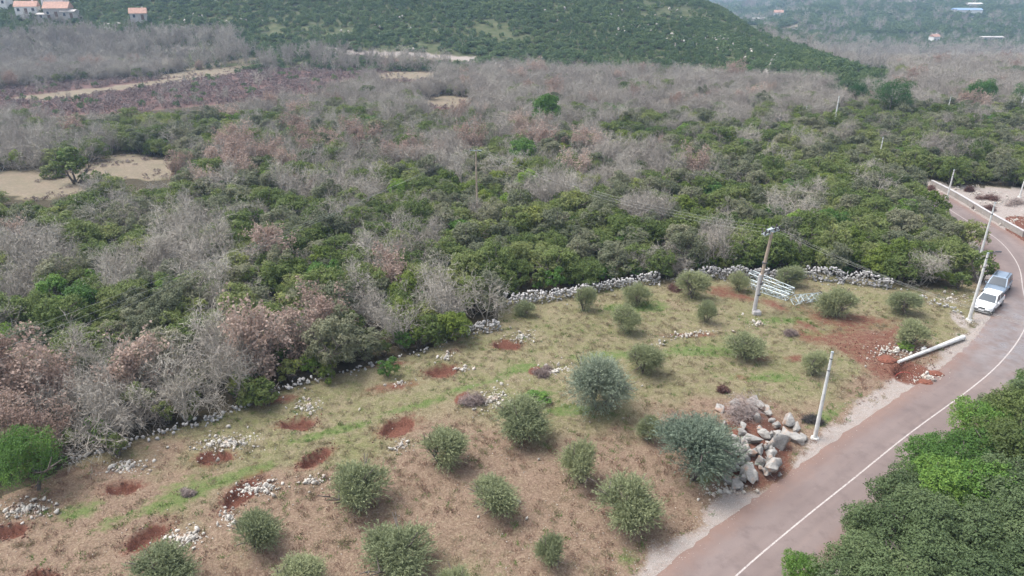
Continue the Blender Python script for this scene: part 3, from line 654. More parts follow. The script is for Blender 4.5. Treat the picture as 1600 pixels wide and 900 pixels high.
# low heath bushes
X2, Y2 = jgrid(-190, 60, 130, 300, 2.3); Z2 = height(X2, Y2); q2 = zone_masks(X2, Y2, Z2)
k = (q2['heath'] > .5) & (q2['tan'] < .3) & (q2['gravel'] < .3)
for a_, b_, c_ in zip(X2[k], Y2[k], Z2[k]):
    if rng.rand() < .9: HEATH.append((a_, b_, c_))
smalls = hedge + smalls
def wpick(i, kname, px, cy, r):
    n = len(PROTO[kname])
    if kname == 'evergreen_tree':
        w = np.array([1, 1, .8, 1, .55, .35, .8, 1.0]);
        if cy < 260: w[5] = .15
        return rng.choice(n, p=w/w.sum())
    if kname == 'bare_tree':
        w = np.ones(n); pink = (ell(px, cy, 1003, 418, 45, 38) < 1) or (cy < 260)
        w[[2, 5]] = 3.0 if pink else .6
        return rng.choice(n, p=w/w.sum())
    return rng.randint(n)
KN = {0: 'evergreen_tree', 1: 'bare_tree', 2: 'dead_leaf_tree', 3: 'small_evergreen'}
NIND = {0: 300, 1: 300, 2: 120, 3: 290}
allsp = spots + smalls
inview = [s for s in allsp if -30 < s[5] < 1630 and 60 < s[6] < 960]
chosen = {}
for kd in KN:
    c = sorted([s for s in inview if s[3] == kd], key=lambda s: s[1]); chosen[kd] = c[:NIND[kd]]
chosen_ids = {id(s) for c in chosen.values() for s in c}

LABELS_USED = {}
def where_words(px, py):
    if py > 430 and px < 780:
        if px < 140: a = 'at the wood edge by the bright pine'
        elif px < 330: a = 'behind the tumbled wall left of the stone scatter'
        elif px < 560: a = 'along the field edge above the pits'
        elif px < 700: a = 'at the field edge above the centre pits'
        else: a = 'by the corner of the dry stone walls'
        if py < 500: a = {0: 'deep in the wood at photo left', 1: 'in the wood above the bare thicket', 2: 'in the middle of the bare thicket'}[max(0, min(2, int(px//260)))]
        return a
    if py > 400:
        if px < 780: return 'in the wood left of the wall corner' if px > 380 else 'in the left wood below the clearing'
        if px < 960: return 'behind the start of the upper wall'
        if px < 1120: return 'behind the wall near the pink thicket'
        if px < 1260: return 'behind the wall beside the utility pole'
        if px < 1400: return 'behind the wall right of the lattice masts'
        return 'by the road above the parked cars'
    if py > 330:
        for lim, w in ((200, 'below the clearing at photo left'), (420, 'below the clearing, right of its bushes'), (620, 'left of the lone wooden pole'), (780, 'around the lone wooden pole'), (980, 'right of the lone wooden pole'), (1180, 'in mid wood above the pink thicket'), (1400, 'in the wood right of the utility pole')):
            if px < lim: return w
        return 'inside the road bend'
    if py > 250:
        for lim, w in ((330, 'beside the tan clearing'), (620, 'right of the tan clearing'), (860, 'behind the lone wooden pole'), (1100, 'in the far middle of the wood'), (1370, 'in the wood left of the gravel yard')):
            if px < lim: return w
        return 'behind the gravel yard'
    return 'in the far wood at left' if px < 600 else ('in the far wood at centre' if px < 1150 else 'in the far wood at right')
ORD = ['leftmost', 'second from left', 'third from left', 'fourth from left', 'fifth from left', 'sixth from left', 'seventh from left', 'eighth from left', 'ninth from left', 'tenth from left', 'eleventh from left', 'twelfth from left']
PENDING = []
def later_label(o, look, px, py, extra=''):
    PENDING.append((o, look, where_words(px, py) if not extra else extra, px))
def flush_labels():
    d = {}
    for o, look, wh, px in PENDING: d.setdefault((look, wh), []).append((px, o))
    for (look, wh), L in d.items():
        L.sort(key=lambda t: t[0])
        for i, (px, o) in enumerate(L):
            if 1 == len(L): o['label'] = f'{look} {wh}'
            else: o['label'] = f'{look} {wh}, {ORD[i] if i < len(ORD) else ("rightmost" if i == len(L)-1 else "further right")}'
    PENDING.clear()
    for o in bpy.data.objects:
        if len(str(o.get('label', '')).replace(',', ' ').split()) > 16: print('LONG', o['label']); o['label'] = o['label'].replace(' from left', '').replace('smaller ', '')
TONE = {'evergreen_tree': ['dark green', 'deep green', 'grey green', 'mid green', 'yellow green', 'bright green', 'dull grey green', 'dense green'],
        'bare_tree': ['grey bare', 'pale bare', 'pinkish bare', 'fine twigged bare', 'many stemmed bare', 'purple grey bare', 'thin bare'],
        'dead_leaf_tree': ['rusty dead leaved', 'pinkish brown', 'orange brown'],
        'small_evergreen': ['low green', 'low bright green', 'low dark green', 'low yellow green']}
CATN = {'evergreen_tree': 'tree', 'bare_tree': 'tree', 'dead_leaf_tree': 'tree', 'small_evergreen': 'shrub', 'roadside_bush': 'bush', 'olive_tree': 'olive tree', 'big_olive_tree': 'olive tree', 'umbrella_pine': 'pine tree', 'young_pine': 'pine tree', 'field_pine': 'pine tree'}
ROOT = {}
def plant(kname, pi, loc, rz, sc, name=None, label=None, group=None):
    key = (kname, pi)
    nm = name or {'small_evergreen': 'evergreen_shrub', 'big_olive_tree': 'olive_tree', 'young_pine': 'pine_tree', 'field_pine': 'pine_tree'}.get(kname, kname)
    if key not in ROOT:
        r = empty(nm, (0, 0, 0)); tr, cr, jo, W, H = PROTO[kname][pi]; link('trunk', tr, r); link('crown', cr, r); ROOT[key] = r
    else: r = copy_tree(ROOT[key])
    r.name = nm; r.location = loc; r.rotation_euler = (0, 0, rz); r.scale = sc if isinstance(sc, (tuple, list)) else (sc, sc, sc)
    r['category'] = CATN[kname]
    if 'group' in r.keys(): del r['group']
    if 'label' in r.keys(): del r['label']
    if label: r['label'] = label
    if group: r['group'] = group
    return r
GRP = {0: 'evergreen trees of the wood', 1: 'bare winter trees of the wood', 2: 'trees with dead brown leaves', 3: 'low evergreen shrubs under the bare trees'}
inst = {}       # stuff points
def put(kname, pi, x, y, z, s, sz=None): inst.setdefault(kname, []).append((x, y, z, pi, s, sz or s, rng.rand()*6.28))
for s in allsp:
    kn = KN[s[3]]; pi = wpick(0, kn, s[5], s[6]-20, rng)
    sc = s[4]; scz = sc*rng.uniform(.85, 1.15)
    if s[3] == 0 and s[6] > 445 and 780 < s[5] < 1400: sc *= .95
    if id(s) in chosen_ids:
        o = plant(kn, pi, (s[0], s[1], s[2]-.05), rng.rand()*6.28, (sc, sc, scz), group=GRP[s[3]])
        sz = '' if .85 < sc < 1.12 else ('large ' if sc >= 1.12 else 'small ')
        later_label(o, f'{sz}{TONE[kn][pi]} ' + ('shrub' if s[3] == 3 else 'tree'), s[5], s[6])
    else: put(kn, pi, s[0], s[1], s[2]-.05, sc, scz)
for (hx, hy) in [(4, 15), (46, 25), (90, 19), (95, 31), (76, 34), (112, 31), (219, 36), (1215, 30), (1185, 36), (1508, 25), (1458, 68), (1547, 66)]:
    p = G(hx, hy)
    for j in range(9):
        dx = rng.uniform(-9, 9); dy = -rng.uniform(3.5, 8) if abs(dx) < 7 else rng.uniform(-5, 5); put('scrub' if j % 3 else 'far_bare', rng.randint(4), p.x+dx, p.y+dy, gh(p.x+dx, p.y+dy)-.1, rng.uniform(.6, 1.0))
X3, Y3 = jgrid(-110, 60, 80, 300, 1.7); Z3 = height(X3, Y3); q3 = zone_masks(X3, Y3, Z3); dn_ = fbm(X3, Y3, 8, 13)
for a_, b_, c_, d_ in zip(X3, Y3, Z3, np.where(q3['tan'] > .3, dn_, 0)):
    if d_ > .45 and rng.rand() < (d_-.4)*2.2: put('heath', rng.randint(3), a_, b_, c_-.05, rng.uniform(.25, .6))
for (a_, b_, c_) in HEATH:
    r_ = rng.rand()
    if r_ < .022: put('far_bare', rng.randint(4), a_, b_, c_, rng.uniform(.6, 1.0))
    elif r_ < .07: put('scrub', rng.randint(4), a_, b_, c_, rng.uniform(.4, .8))
    else: put('heath', rng.randint(3), a_, b_, c_-.05, rng.uniform(.6, 1.3))
# the hill and the far valley
X, Y = jgrid(-620, 330, 200, 620, 2.15, .75); s_ = X/Y
Z = height(X, Y); z2 = zone_masks(X, Y, Z)
ok = z2['hill'] & (np.abs(X) < Y*.95+15) & (z2['gravel'] < .5) & (z2['tan'] < .5) & (z2['red'] < .5) & (rng.rand(len(X)) < np.clip(1.0 - .75*smooth(.55, .75, fbm(X, Y, 22, 31)), 0, 1)) & (Y < np.interp(s_, HS, HR)*1.06)
for x, y, z, px, py in zip(X[ok], Y[ok], Z[ok], z2['px'][ok], z2['py'][ok]):
    if py < -60: continue
    leftwood = (px < 250 + 260*float(fbm(x, y, 30, 6)) and py > 50 + 14*float(vnoise(x, y, 25, 3))) or (px < 700 and py > 84 and rng.rand() < .4)
    if leftwood and rng.rand() < .80: put('far_bare', rng.randint(4), x, y, z, rng.uniform(.7, 1.25))
    else: put('scrub', rng.randint(4), x, y, z-.2, rng.uniform(.45, 1.0)*(.7+.9*float(vnoise(x, y, 14, 8))), rng.uniform(.4, 1.0))
for (y0, y1, sp) in ((225, 640, 3.9), (640, 1000, 5.2), (1000, 1900, 9)):
    X, Y = jgrid(50, 1700, y0, y1, sp); s_ = X/Y; k = (s_ > .26) & (s_ < 1.0); X, Y, s_ = X[k], Y[k], s_[k]; Z = height(X, Y); z2 = zone_masks(X, Y, Z)
    if y0 == 225: k = (~z2['hill'] & (Y > 328)) | (z2['hill'] & (Y > 1.06*np.interp(s_, HS, HR)) & (s_ > .33) & (Y > 300))
    else: k = np.ones(len(X), bool)
    k &= (z2['tan'] < .5) & (rng.rand(len(X)) < np.clip(1.15 - .8*smooth(.6, .8, fbm(X, Y, 60, 41)), 0, 1))
    for x, y, z, px, py in zip(X[k], Y[k], Z[k], z2['px'][k], z2['py'][k]):
        pg = np.interp(py, [0, 62, 78, 90, 200], [.97, .93, .75, .15, .1]); sc = rng.uniform(.8, 1.5)*(1.0 if y0 < 600 else (1.7 if y0 < 900 else 3.0))
        if rng.rand() < pg: put('scrub', rng.randint(4), x, y, z, sc*1.1, sc)
        else: put('far_bare', rng.randint(4), x, y, z, sc, sc*.9)

def make_stuff(objname, kinds, label):
    coll = bpy.data.collections.new(objname + '_sources'); off = {}; n = 0
    for kn in kinds:
        off[kn] = n
        for i, p in enumerate(PROTO[kn]):
            o = bpy.data.objects.new('source_%03d' % n, p[2]); o.name = '%s_s%03d' % (objname, n); coll.objects.link(o); n += 1
    rows = np.array([(r[0], r[1], r[2], off[kn]+r[3], r[4], r[5], r[6]) for kn in kinds for r in inst.get(kn, [])])
    me = bpy.data.meshes.new(objname); me.vertices.add(len(rows)); me.vertices.foreach_set('co', rows[:, :3].astype(np.float32).ravel())
    a = me.attributes.new('pidx', 'INT', 'POINT'); a.data.foreach_set('value', rows[:, 3].astype(np.int32))
    sv = np.stack([rows[:, 4], rows[:, 4], rows[:, 5]], 1).astype(np.float32); a = me.attributes.new('scl', 'FLOAT_VECTOR', 'POINT'); a.data.foreach_set('vector', sv.ravel())
    rv = np.stack([rows[:, 6]*0, rows[:, 6]*0, rows[:, 6]], 1).astype(np.float32); a = me.attributes.new('rot', 'FLOAT_VECTOR', 'POINT'); a.data.foreach_set('vector', rv.ravel())
    ob = link(objname, me); tag(ob, label, objname.replace('_', ' '), kind='stuff')
    ng = bpy.data.node_groups.new(objname, 'GeometryNodeTree'); ng.interface.new_socket('Geometry', in_out='INPUT', socket_type='NodeSocketGeometry'); ng.interface.new_socket('Geometry', in_out='OUTPUT', socket_type='NodeSocketGeometry')
    N = NT(ng); gi = N.n('NodeGroupInput'); go = N.n('NodeGroupOutput'); ip = N.n('GeometryNodeInstanceOnPoints'); ci = N.n('GeometryNodeCollectionInfo')
    ci.inputs['Collection'].default_value = coll; ci.inputs['Separate Children'].default_value = True; ci.inputs['Reset Children'].default_value = True
    def attr(nm, ty):
        q = N.n('GeometryNodeInputNamedAttribute', data_type=ty); q.inputs['Name'].default_value = nm; return q.outputs[0]
    N.l(gi.outputs[0], ip.inputs['Points']); N.l(ci.outputs[0], ip.inputs['Instance']); ip.inputs['Pick Instance'].default_value = True
    N.l(attr('pidx', 'INT'), ip.inputs['Instance Index']); N.l(attr('scl', 'FLOAT_VECTOR'), ip.inputs['Scale'])
    e2 = N.n('FunctionNodeEulerToRotation'); N.l(attr('rot', 'FLOAT_VECTOR'), e2.inputs[0]); N.l(e2.outputs[0], ip.inputs['Rotation']); N.l(ip.outputs[0], go.inputs[0])
    md = ob.modifiers.new('scatter', 'NODES'); md.node_group = ng
    return ob
print('counts', {k: len(v) for k, v in inst.items()})

# ---------------------------------------------------------------- things in the field
exec_later = []
OLIVES = [(935, 646, 92, 105, 1, 'big dense blue grey olive tree in the middle of the field'), (820, 688, 86, 72, 0, 'round olive tree beside the bright green patch'),
    (690, 733, 88, 72, 0, 'olive tree right of the open red pit with white stones'), (560, 800, 104, 90, 0, 'broad olive tree standing below the stony red pits'),
    (770, 802, 76, 66, 0, 'compact olive tree standing alone in the lower middle'), (908, 757, 72, 80, 0, 'pale thin olive tree between the lone one and the road'),
    (985, 830, 102, 96, 0, 'large olive tree nearest the gravel verge at the bottom'), (1082, 757, 138, 128, 1, 'huge blue grey olive tree leaning on the boulder heap'),
    (622, 908, 134, 96, 0, 'large olive tree cut by the bottom edge, centre left'), (402, 860, 74, 76, 0, 'olive tree beside the diagonal red pit at lower left'),
    (862, 884, 50, 60, 0, 'small dark olive sapling on a thin stem, bottom centre'), (262, 925, 108, 80, 0, 'olive tree cut by the bottom edge near the lower left pit'),
    (465, 925, 84, 60, 0, 'olive top at the bottom edge, right of the lower left tree'), (710, 935, 60, 56, 0, 'olive tip just showing at the bottom edge, centre'),
    (1005, 585, 60, 56, 0, 'olive tree right behind the big dense olive'), (1015, 690, 42, 48, 0, 'small olive tree tucked left of the huge blue grey olive'),
    (979, 521, 46, 50, 0, 'narrow olive tree in the upper field left of the stones'), (913, 487, 40, 44, 0, 'olive tree in front of the upper wall, left part'),
    (996, 478, 44, 42, 0, 'olive tree in front of the wall beside the pink thicket'), (1080, 468, 46, 54, 0, 'olive tree at the wall gap by the red track'),
    (1104, 505, 32, 42, 0, 'slim olive tree below the red track start'), (1155, 456, 32, 36, 0, 'little olive tree left of the utility pole'),
    (1233, 450, 46, 36, 0, 'olive tree behind the lattice masts at the wall'), (1308, 496, 60, 54, 0, 'wide olive tree at the right end of the lattice masts'),
    (1410, 493, 48, 44, 0, 'round olive tree below the fallen wall stones'), (1423, 540, 48, 46, 0, 'olive tree above the fallen white pole'),
    (1166, 562, 68, 46, 0, 'wide thin olive tree in the middle right of the field'), (1272, 588, 46, 42, 0, 'small dark olive tree left of the standing white pole'), (820, 495, 32, 30, 0, 'tiny olive bush by the wall corner')]
for i, (px, py, w, h, big, lab) in enumerate(OLIVES):
    p = G(px, py); m = mpp(p); kn = 'big_olive_tree' if big else 'olive_tree'; pi = i % len(PROTO[kn]); _, _, _, W0, H0 = PROTO[kn][pi]
    W = w*m; H = h*m/CP*.80
    plant(kn, pi, (p.x, p.y + W*.1, p.z-.05), i*1.3, (W/W0*(1.08+.12*math.sin(i*2.1)), W/W0*(1.08+.12*math.cos(i*1.3)), H/H0*1.02), label=lab, group='olive trees in the field')

p = G(45, 778); plant('field_pine', 0, (p.x, p.y+.8, p.z-.1), 1.0, (.98, .98, .95), label='bright green pine at the left edge of the field', group='pine trees')
for px, py, w, kn, pi, sz, lab in [(1386, 190, 66, 'umbrella_pine', 0, 1.2, 'largest dark green umbrella pine rising above the wood'), (1334, 172, 34, 'umbrella_pine', 1, 1.5, 'smaller umbrella pine touching the largest one'),
        (1526, 177, 46, 'umbrella_pine', 1, 1.4, 'flat topped pine left of the rusty tree'), (1596, 178, 44, 'umbrella_pine', 0, 1.3, 'umbrella pine at the right edge beside the white pole'), (1300, 152, 30, 'umbrella_pine', 1, .9, 'dark round pine between bare trees beyond the wood'),
        (1592, 130, 40, 'umbrella_pine', 0, .8, 'dark pine in the bare valley at the right edge'), (1162, 97+25, 30, 'umbrella_pine', 1, .8, 'dark pine at the foot of the spur'),
        (853, 215, 50, 'young_pine', 0, 1.25, 'tall bright green pine among bare trees, far centre'), (816, 268, 48, 'young_pine', 0, 1.0, 'round bright green pine below the tall one'), (468, 232, 22, 'young_pine', 0, .7, 'small bright green pine in the far left wood'), (470, 155, 14, 'young_pine', 0, .55, 'tiny dark bush on the heath')]:
    p = G(px, py); m = mpp(p); _, _, _, W0, H0 = PROTO[kn][pi]; s = w*m/W0; plant(kn, pi, (p.x, p.y, p.z-.1), px*.1, (s, s, s*sz), label=lab, group='pine trees')

# clearing bushes, wall-side shrubs, roadside shrubs: (px, py, width px, kind, proto, label)
for px, py, w, kn, pi, lab in [(85, 278, 34, 'small_evergreen', 0, 'round dark bush standing in the tan clearing'), (118, 286, 52, 'small_evergreen', 2, 'wide dark green bush in the tan clearing'), (166, 306, 36, 'small_evergreen', 3, 'cone shaped green bush below the clearing'),
        (418, 634, 46, 'small_evergreen', 0, 'dense dark green round shrub at the wall end'), (606, 590, 30, 'small_evergreen', 1, 'bright green upright shrub at the wood edge'), (708, 533, 52, 'evergreen_tree', 4, 'yellow green bush beside the fallen wall corner'),
        (513, 600, 24, 'small_evergreen', 3, 'small light green shrub at the field edge'), (842, 628, 38, 'small_evergreen', 1, 'vivid green low plant behind the round olive'),
        (1528, 443, 44, 'small_evergreen', 2, 'dark shrub on the roadside bank above the cars'), (1497, 452, 30, 'small_evergreen', 0, 'low green shrub left of the roadside bank'), (1415, 545, 26, 'small_evergreen', 1, 'bright green weeds under the olive near the fallen pole')]:
    p = G(px, py); p.z -= .8 if py < 310 else 0; m = mpp(p); _, _, _, W0, H0 = PROTO[kn][pi]; s = w*m/W0; hz = .35 if 'low plant' in lab or 'weeds' in lab else 1.0
    plant(kn, pi, (p.x, p.y, p.z-.05), px*.7, (s, s, s*hz), label=lab, group='shrubs at the edge of the wood' if px < 1000 and py > 450 else None)
# the bushes on the near right
RB = [(1270, 925, .42, 1.5, 0), (1335, 945, .75, 1.0, 1), (1372, 860, .6, 1.1, 1), (1300, 990, .6, .9, 2), (1372, 905, .7, 1.0, 1), (1395, 960, .95, .95, 2), (1465, 940, 1.0, .95, 2), (1540, 965, 1.0, 1.0, 1), (1605, 960, 1.0, 1, 2), (1395, 880, .92, 1.0, 1), (1455, 880, 1.0, 1.05, 2), (1530, 890, 1.05, .95, 1), (1600, 890, 1.1, 1.0, 2),
      (1425, 820, .85, 1.05, 1), (1475, 815, 1.0, 1.05, 0), (1540, 820, 1.0, 1.1, 0), (1600, 830, 1.1, 1.05, 1), (1655, 820, 1.1, 1.0, 2), (1470, 757, .8, 1.0, 0), (1525, 755, .95, 1.0, 0), (1585, 760, 1.0, 1.1, 3), (1645, 760, 1.1, 1.05, 0),
      (1550, 705, .9, 1.05, 0), (1600, 705, 1.0, 1.1, 3), (1655, 700, 1.0, 1.0, 2), (1578, 668, .7, .85, 1), (1630, 655, .9, .95, 1), (1690, 650, 1, 1, 2), (1632, 622, .6, .95, 0), (1680, 600, .9, .9, 2), (1345, 1010, .9, 1, 1), (1440, 1020, 1, 1, 2), (1530, 1040, 1, 1, 2), (1620, 1030, 1, 1, 1), (1500, 790, .6, 1.3, 0), (1700, 740, 1, 1, 0), (1700, 880, 1, 1, 2)]
RBT = ['bright green', 'mid green', 'dark green', 'yellow green']
for i, (px, py, s, h, pi) in enumerate(RB):
    p = G(px-24, py-6); s *= 1.12
    o = plant('roadside_bush', pi, (p.x, p.y, p.z-.1), i*1.7, (s, s, s*h*.92), group='bushes on the near side of the road')
    later_label(o, f'{RBT[pi]} bush', px, py, 'at the bottom edge right of the road' if py > 930 else ('in the lower right corner bushes' if py > 800 else ('in the bushes beside the road, middle right' if py > 690 else 'in the bushes where the road bends')))

# ---------------------------------------------------------------- stones
def hull_stone(rs, npts=16, sub=False, el=(1, .8, .65), bev=.06):
    bm = bmesh.new()
    pts = norm(rs.normal(size=(npts, 3)))*rs.uniform(.85, 1.1, (npts, 1))*np.array(el)*.5
    vs = [bm.verts.new(p) for p in pts]; r = bmesh.ops.convex_hull(bm, input=vs)
    bmesh.ops.delete(bm, geom=[v for v in bm.verts if not v.link_faces], context='VERTS')
    if sub:
        bmesh.ops.bevel(bm, geom=bm.edges[:], offset=bev, segments=2, affect='EDGES', profile=.6)
        bmesh.ops.triangulate(bm, faces=bm.faces[:]); bmesh.ops.subdivide_edges(bm, edges=[e for e in bm.edges if e.calc_length() > .12], cuts=2, use_grid_fill=True)
        bmesh.ops.triangulate(bm, faces=bm.faces[:])
        o = rs.rand(3)*50
        for v in bm.verts:
            q = v.co*4; n = float(fbm(q.x+o[0]+q.z*2, q.y+o[1]-q.z, 1.0, 3)) - .5; v.co += v.co.normalized()*n*.14
    else: bmesh.ops.triangulate(bm, faces=bm.faces[:])
    bm.verts.ensure_lookup_table(); V = np.array([v.co[:] for v in bm.verts]); F = np.array([[v.index for v in f.verts] for f in bm.faces]) if bm.verts.index_update() is None else None
    bm.free(); return V, F
rs_ = np.random.RandomState(71)
SMALL = [hull_stone(rs_, 12) for _ in range(8)]
def rotm(rs):
    q = norm(rs.normal(size=4)); w, x, y, z = q
    return np.array([[1-2*(y*y+z*z), 2*(x*y-z*w), 2*(x*z+y*w)], [2*(x*y+z*w), 1-2*(x*x+z*z), 2*(y*z-x*w)], [2*(x*z-y*w), 2*(y*z+x*w), 1-2*(x*x+y*y)]])
def stones_mesh(name, items, mat, rs):
    Vs, Fs, ti, b = [], [], [], 0
    for (x, y, z, s) in items:
        V, F = SMALL[rs.randint(8)]; W = (V @ rotm(rs).T)*s*rs.uniform(.8, 1.2, 3) + [x, y, z]; Vs.append(W); Fs.append(F+b); ti.append(np.full(len(V), rs.rand())); b += len(V)
    return mesh_np(name, np.concatenate(Vs), np.concatenate(Fs), mat, tint=np.concatenate(ti))
def dry_wall(pts, wid, hei, label, size=.3, dens=1.0, gaps=(), mat='wallstone'):
    rs = np.random.RandomState(int(abs(pts[0][0]))+3); P = [G(*p) for p in pts]; items = []
    for a, b in zip(P[:-1], P[1:]):
        L = (b-a).length; d = (b-a)/L; n = max(int(L*wid*hei/(size**3)*.95*dens), 1)
        t = rs.rand(n); cx = a.x+(b.x-a.x)*t; cy = a.y+(b.y-a.y)*t; hh = hei*(.6 + .75*vnoise(cx*2, cy*2, 3, 5)); h = rs.rand(n)**.8*hh
        ww = wid*(1-.45*h/hei) + .25*(h < .2)*rs.rand(n); off = (rs.rand(n)-.5)*ww; x, y = cx-d.y*off, cy+d.x*off; z = height(x, y)+h; sz = size*rs.uniform(.6, 1.45, n)
        items += list(zip(x, y, z, sz)); n = int(L*1.5); t = rs.rand(n); off = rs.normal(size=n)*wid*.9
        x, y = a.x+(b.x-a.x)*t-d.y*off, a.y+(b.y-a.y)*t+d.x*off; items += list(zip(x, y, height(x, y)+.04, size*rs.uniform(.4, .9, n)))
    me = stones_mesh('dry_stone_wall', items, MAT[mat], rs); o = link('dry_stone_wall', me); return tag(o, label, 'stone wall', 'dry stone walls round the field')
dry_wall([(773, 479), (820, 474), (862, 469), (915, 459), (965, 450), (1030, 442)], 1.05, 1.05, 'pale dry stone wall from the field corner to the pink thicket')
dry_wall([(1068, 438), (1130, 435), (1200, 433), (1262, 436), (1310, 442), (1350, 446), (1392, 452)], 1.2, 1.2, 'long pale dry stone wall behind the utility pole')
dry_wall([(724, 523), (750, 519), (779, 513)], 1.3, .9, 'short piece of stone wall beside the yellow green bush')
dry_wall([(108, 723), (150, 710), (200, 697), (262, 678), (330, 658)], .8, .5, 'tumbled stone wall under the trees beside the bright pine', dens=.6)
dry_wall([(330, 658), (372, 642), (420, 620), (455, 608), (500, 594)], .75, .5, 'tumbled stone wall end beside the dense dark shrub', dens=.8)
dry_wall([(500, 594), (580, 574), (660, 552), (722, 525)], .6, .35, 'low overgrown stone wall along the wood edge', dens=.5)
dry_wall([(1440, 467), (1460, 475), (1485, 485), (1502, 492)], .8, .35, 'collapsed low stone wall near the road bend', dens=.7)
dry_wall([(1390, 449), (1415, 455), (1440, 465)], .6, .2, 'scattered wall stones below the pale bare shrub', dens=.45)
dry_wall([(1192, 133), (1198, 122), (1196, 112), (1204, 104), (1207, 96), (1213, 88)], 1.3, .9, 'white stone wall climbing the foot of the far hill', size=.8, dens=1.6, mat='stone')

# heap of boulders by the road
BOLD = []
rs_ = np.random.RandomState(77)
for i in range(7):
    V, F = hull_stone(rs_, 13, True, (1.1, .8, .72), .022); BOLD.append(mesh_np('boulder', V, F, MAT['boulder'], tint=np.full(len(V), .5)))
BL = [(120, 190, 85, 'pointed grey boulder at the top left of the heap'), (245, 165, 105, 'pale broad boulder at the top of the heap'), (300, 195, 75, 'split pale boulder right of the top one'), (375, 140, 110, 'rough grey boulder at the far back of the heap'), (440, 165, 100, 'cracked grey boulder behind the dry bramble'), (490, 215, 90, 'low grey boulder at the right of the dry bramble'),
      (560, 315, 80, 'upright grey slab beside the long boulder'), (640, 290, 130, 'long tilted grey boulder at the upper right'), (715, 335, 80, 'blocky grey end boulder near the white pole'), (640, 400, 105, 'grey boulder under the long tilted one'), (715, 425, 115, 'slanting grey boulder pointing to the road'), (770, 410, 75, 'small brown boulder closest to the white pole'),
      (460, 385, 115, 'brown sided boulder with a flat pale top'), (385, 440, 115, 'white cut boulder in the middle of the heap'), (590, 470, 165, 'biggest rounded tan boulder of the heap'), (370, 530, 100, 'grey wedge boulder below the white cut one'), (520, 540, 110, 'white flat boulder in front of the biggest one'), (235, 500, 125, 'large grey boulder touching the huge olive'), (300, 520, 70, 'narrow tan boulder leaning on the olive side'),
      (315, 575, 75, 'rusty pale boulder left of the grey wedge'), (525, 645, 175, 'large grey boulder nearest the road'), (440, 610, 80, 'brown topped boulder left of the nearest one'), (350, 710, 155, 'large pale boulder at the bottom of the heap'), (215, 655, 100, 'pale brown boulder beside the olive foot'), (185, 745, 95, 'grey boulder at the bottom left of the heap'), (255, 780, 110, 'low pale boulder at the lowest edge'), (590, 700, 50, 'small rusty boulder at the roadside foot'),
      (285, 790, 50, 'little grey boulder at the lowest edge'), (540, 430, 70, 'half hidden brown boulder above the biggest one'), (430, 480, 60, 'small brown boulder at the heart of the heap')]
for i, (bx, by, bw, lab) in enumerate(BL):
    p = G(1100+bx/5, 600+by/5+4); m = mpp(p); s = bw/5*m*1.38
    o = link('boulder', BOLD[i % 7], loc=(p.x, p.y, p.z + s*.20)); o.scale = (s, s*.85, s*.82); o.rotation_euler = (rs_.uniform(-.5, .5), rs_.uniform(-.5, .5), rs_.rand()*6.28); tag(o, lab, 'boulder', 'boulders heaped beside the road')
for j in range(58):
    t_ = rs_.rand()*6.28; r_ = math.sqrt(rs_.rand()); bx, by = 365 + 245*r_*math.cos(t_), 465 + 300*r_*math.sin(t_)
    p = G(1100+bx/5, 600+by/5+3); s = rs_.uniform(.4, .95); o = link('boulder', BOLD[j % 7], loc=(p.x, p.y, p.z + s*.2 + .12)); o.scale = (s, s*.85, s*.8); o.rotation_euler = (rs_.rand()*3, rs_.rand()*3, rs_.rand()*6.28); tag(o, None, 'boulder', 'boulders heaped beside the road')
    later_label(o, 'smaller rock wedged between boulders', 1100+bx/5, 0, 'at the back of the heap' if by < 300 else ('in the heart of the heap' if by < 560 else 'at the front of the heap'))
# loose stones: the larger ones single, the rest as rubble
SCAT = [(38, 797, 40, 15, 'by the far left pit'), (197, 730, 32, 12, 'above the dark red pit near the pine'), (360, 693, 50, 15, 'in the wide stone scatter at left centre'), (482, 636, 20, 13, 'above the upper flat pit'), (491, 752, 17, 10, 'left of the broad olive'), (402, 764, 34, 12, 'right of the diagonal red pit'),
        (357, 812, 14, 18, 'left of the small lower left olive'), (291, 842, 32, 15, 'right of the lowest diagonal pit'), (627, 697, 14, 10, 'below the open red pit'), (770, 624, 28, 20, 'beside the large brush mound'), (868, 580, 32, 11, 'beside the small brush mound'), (815, 527, 26, 11, 'beside the uppermost pit'), (698, 557, 14, 9, 'above the central flat pit'),
        (726, 576, 14, 6, 'right of the central flat pit'), (1031, 538, 9, 5, 'near the row of scattered stones'), (1080, 523, 50, 4, 'in the low row across the upper field'), (1183, 506, 20, 6, 'below the utility pole'), (1130, 768, 28, 8, 'at the foot of the boulder heap'), (1400, 548, 40, 14, 'in the red spoil by the dug hole'), (1450, 590, 28, 8, 'beside the dug hole'),
        (1050, 437, 16, 5, 'at the gap of the wall'), (1585, 345, 30, 9, 'in the gravel yard'), (1490, 296, 60, 6, 'at the back edge of the gravel yard'), (1560, 318, 50, 10, 'in the middle of the gravel yard'), (1520, 303, 20, 5, 'behind the roadside wall'), (1515, 505, 14, 8, 'at the foot of the lamp pole'), (1555, 300, 30, 4, 'between the brush piles of the yard'),(620, 600, 30, 5, 'on the bare strip by the wood'), (1490,468,30,8,'on the bank above the collapsed wall')]
rub = []; rs = np.random.RandomState(91); singles = []; 
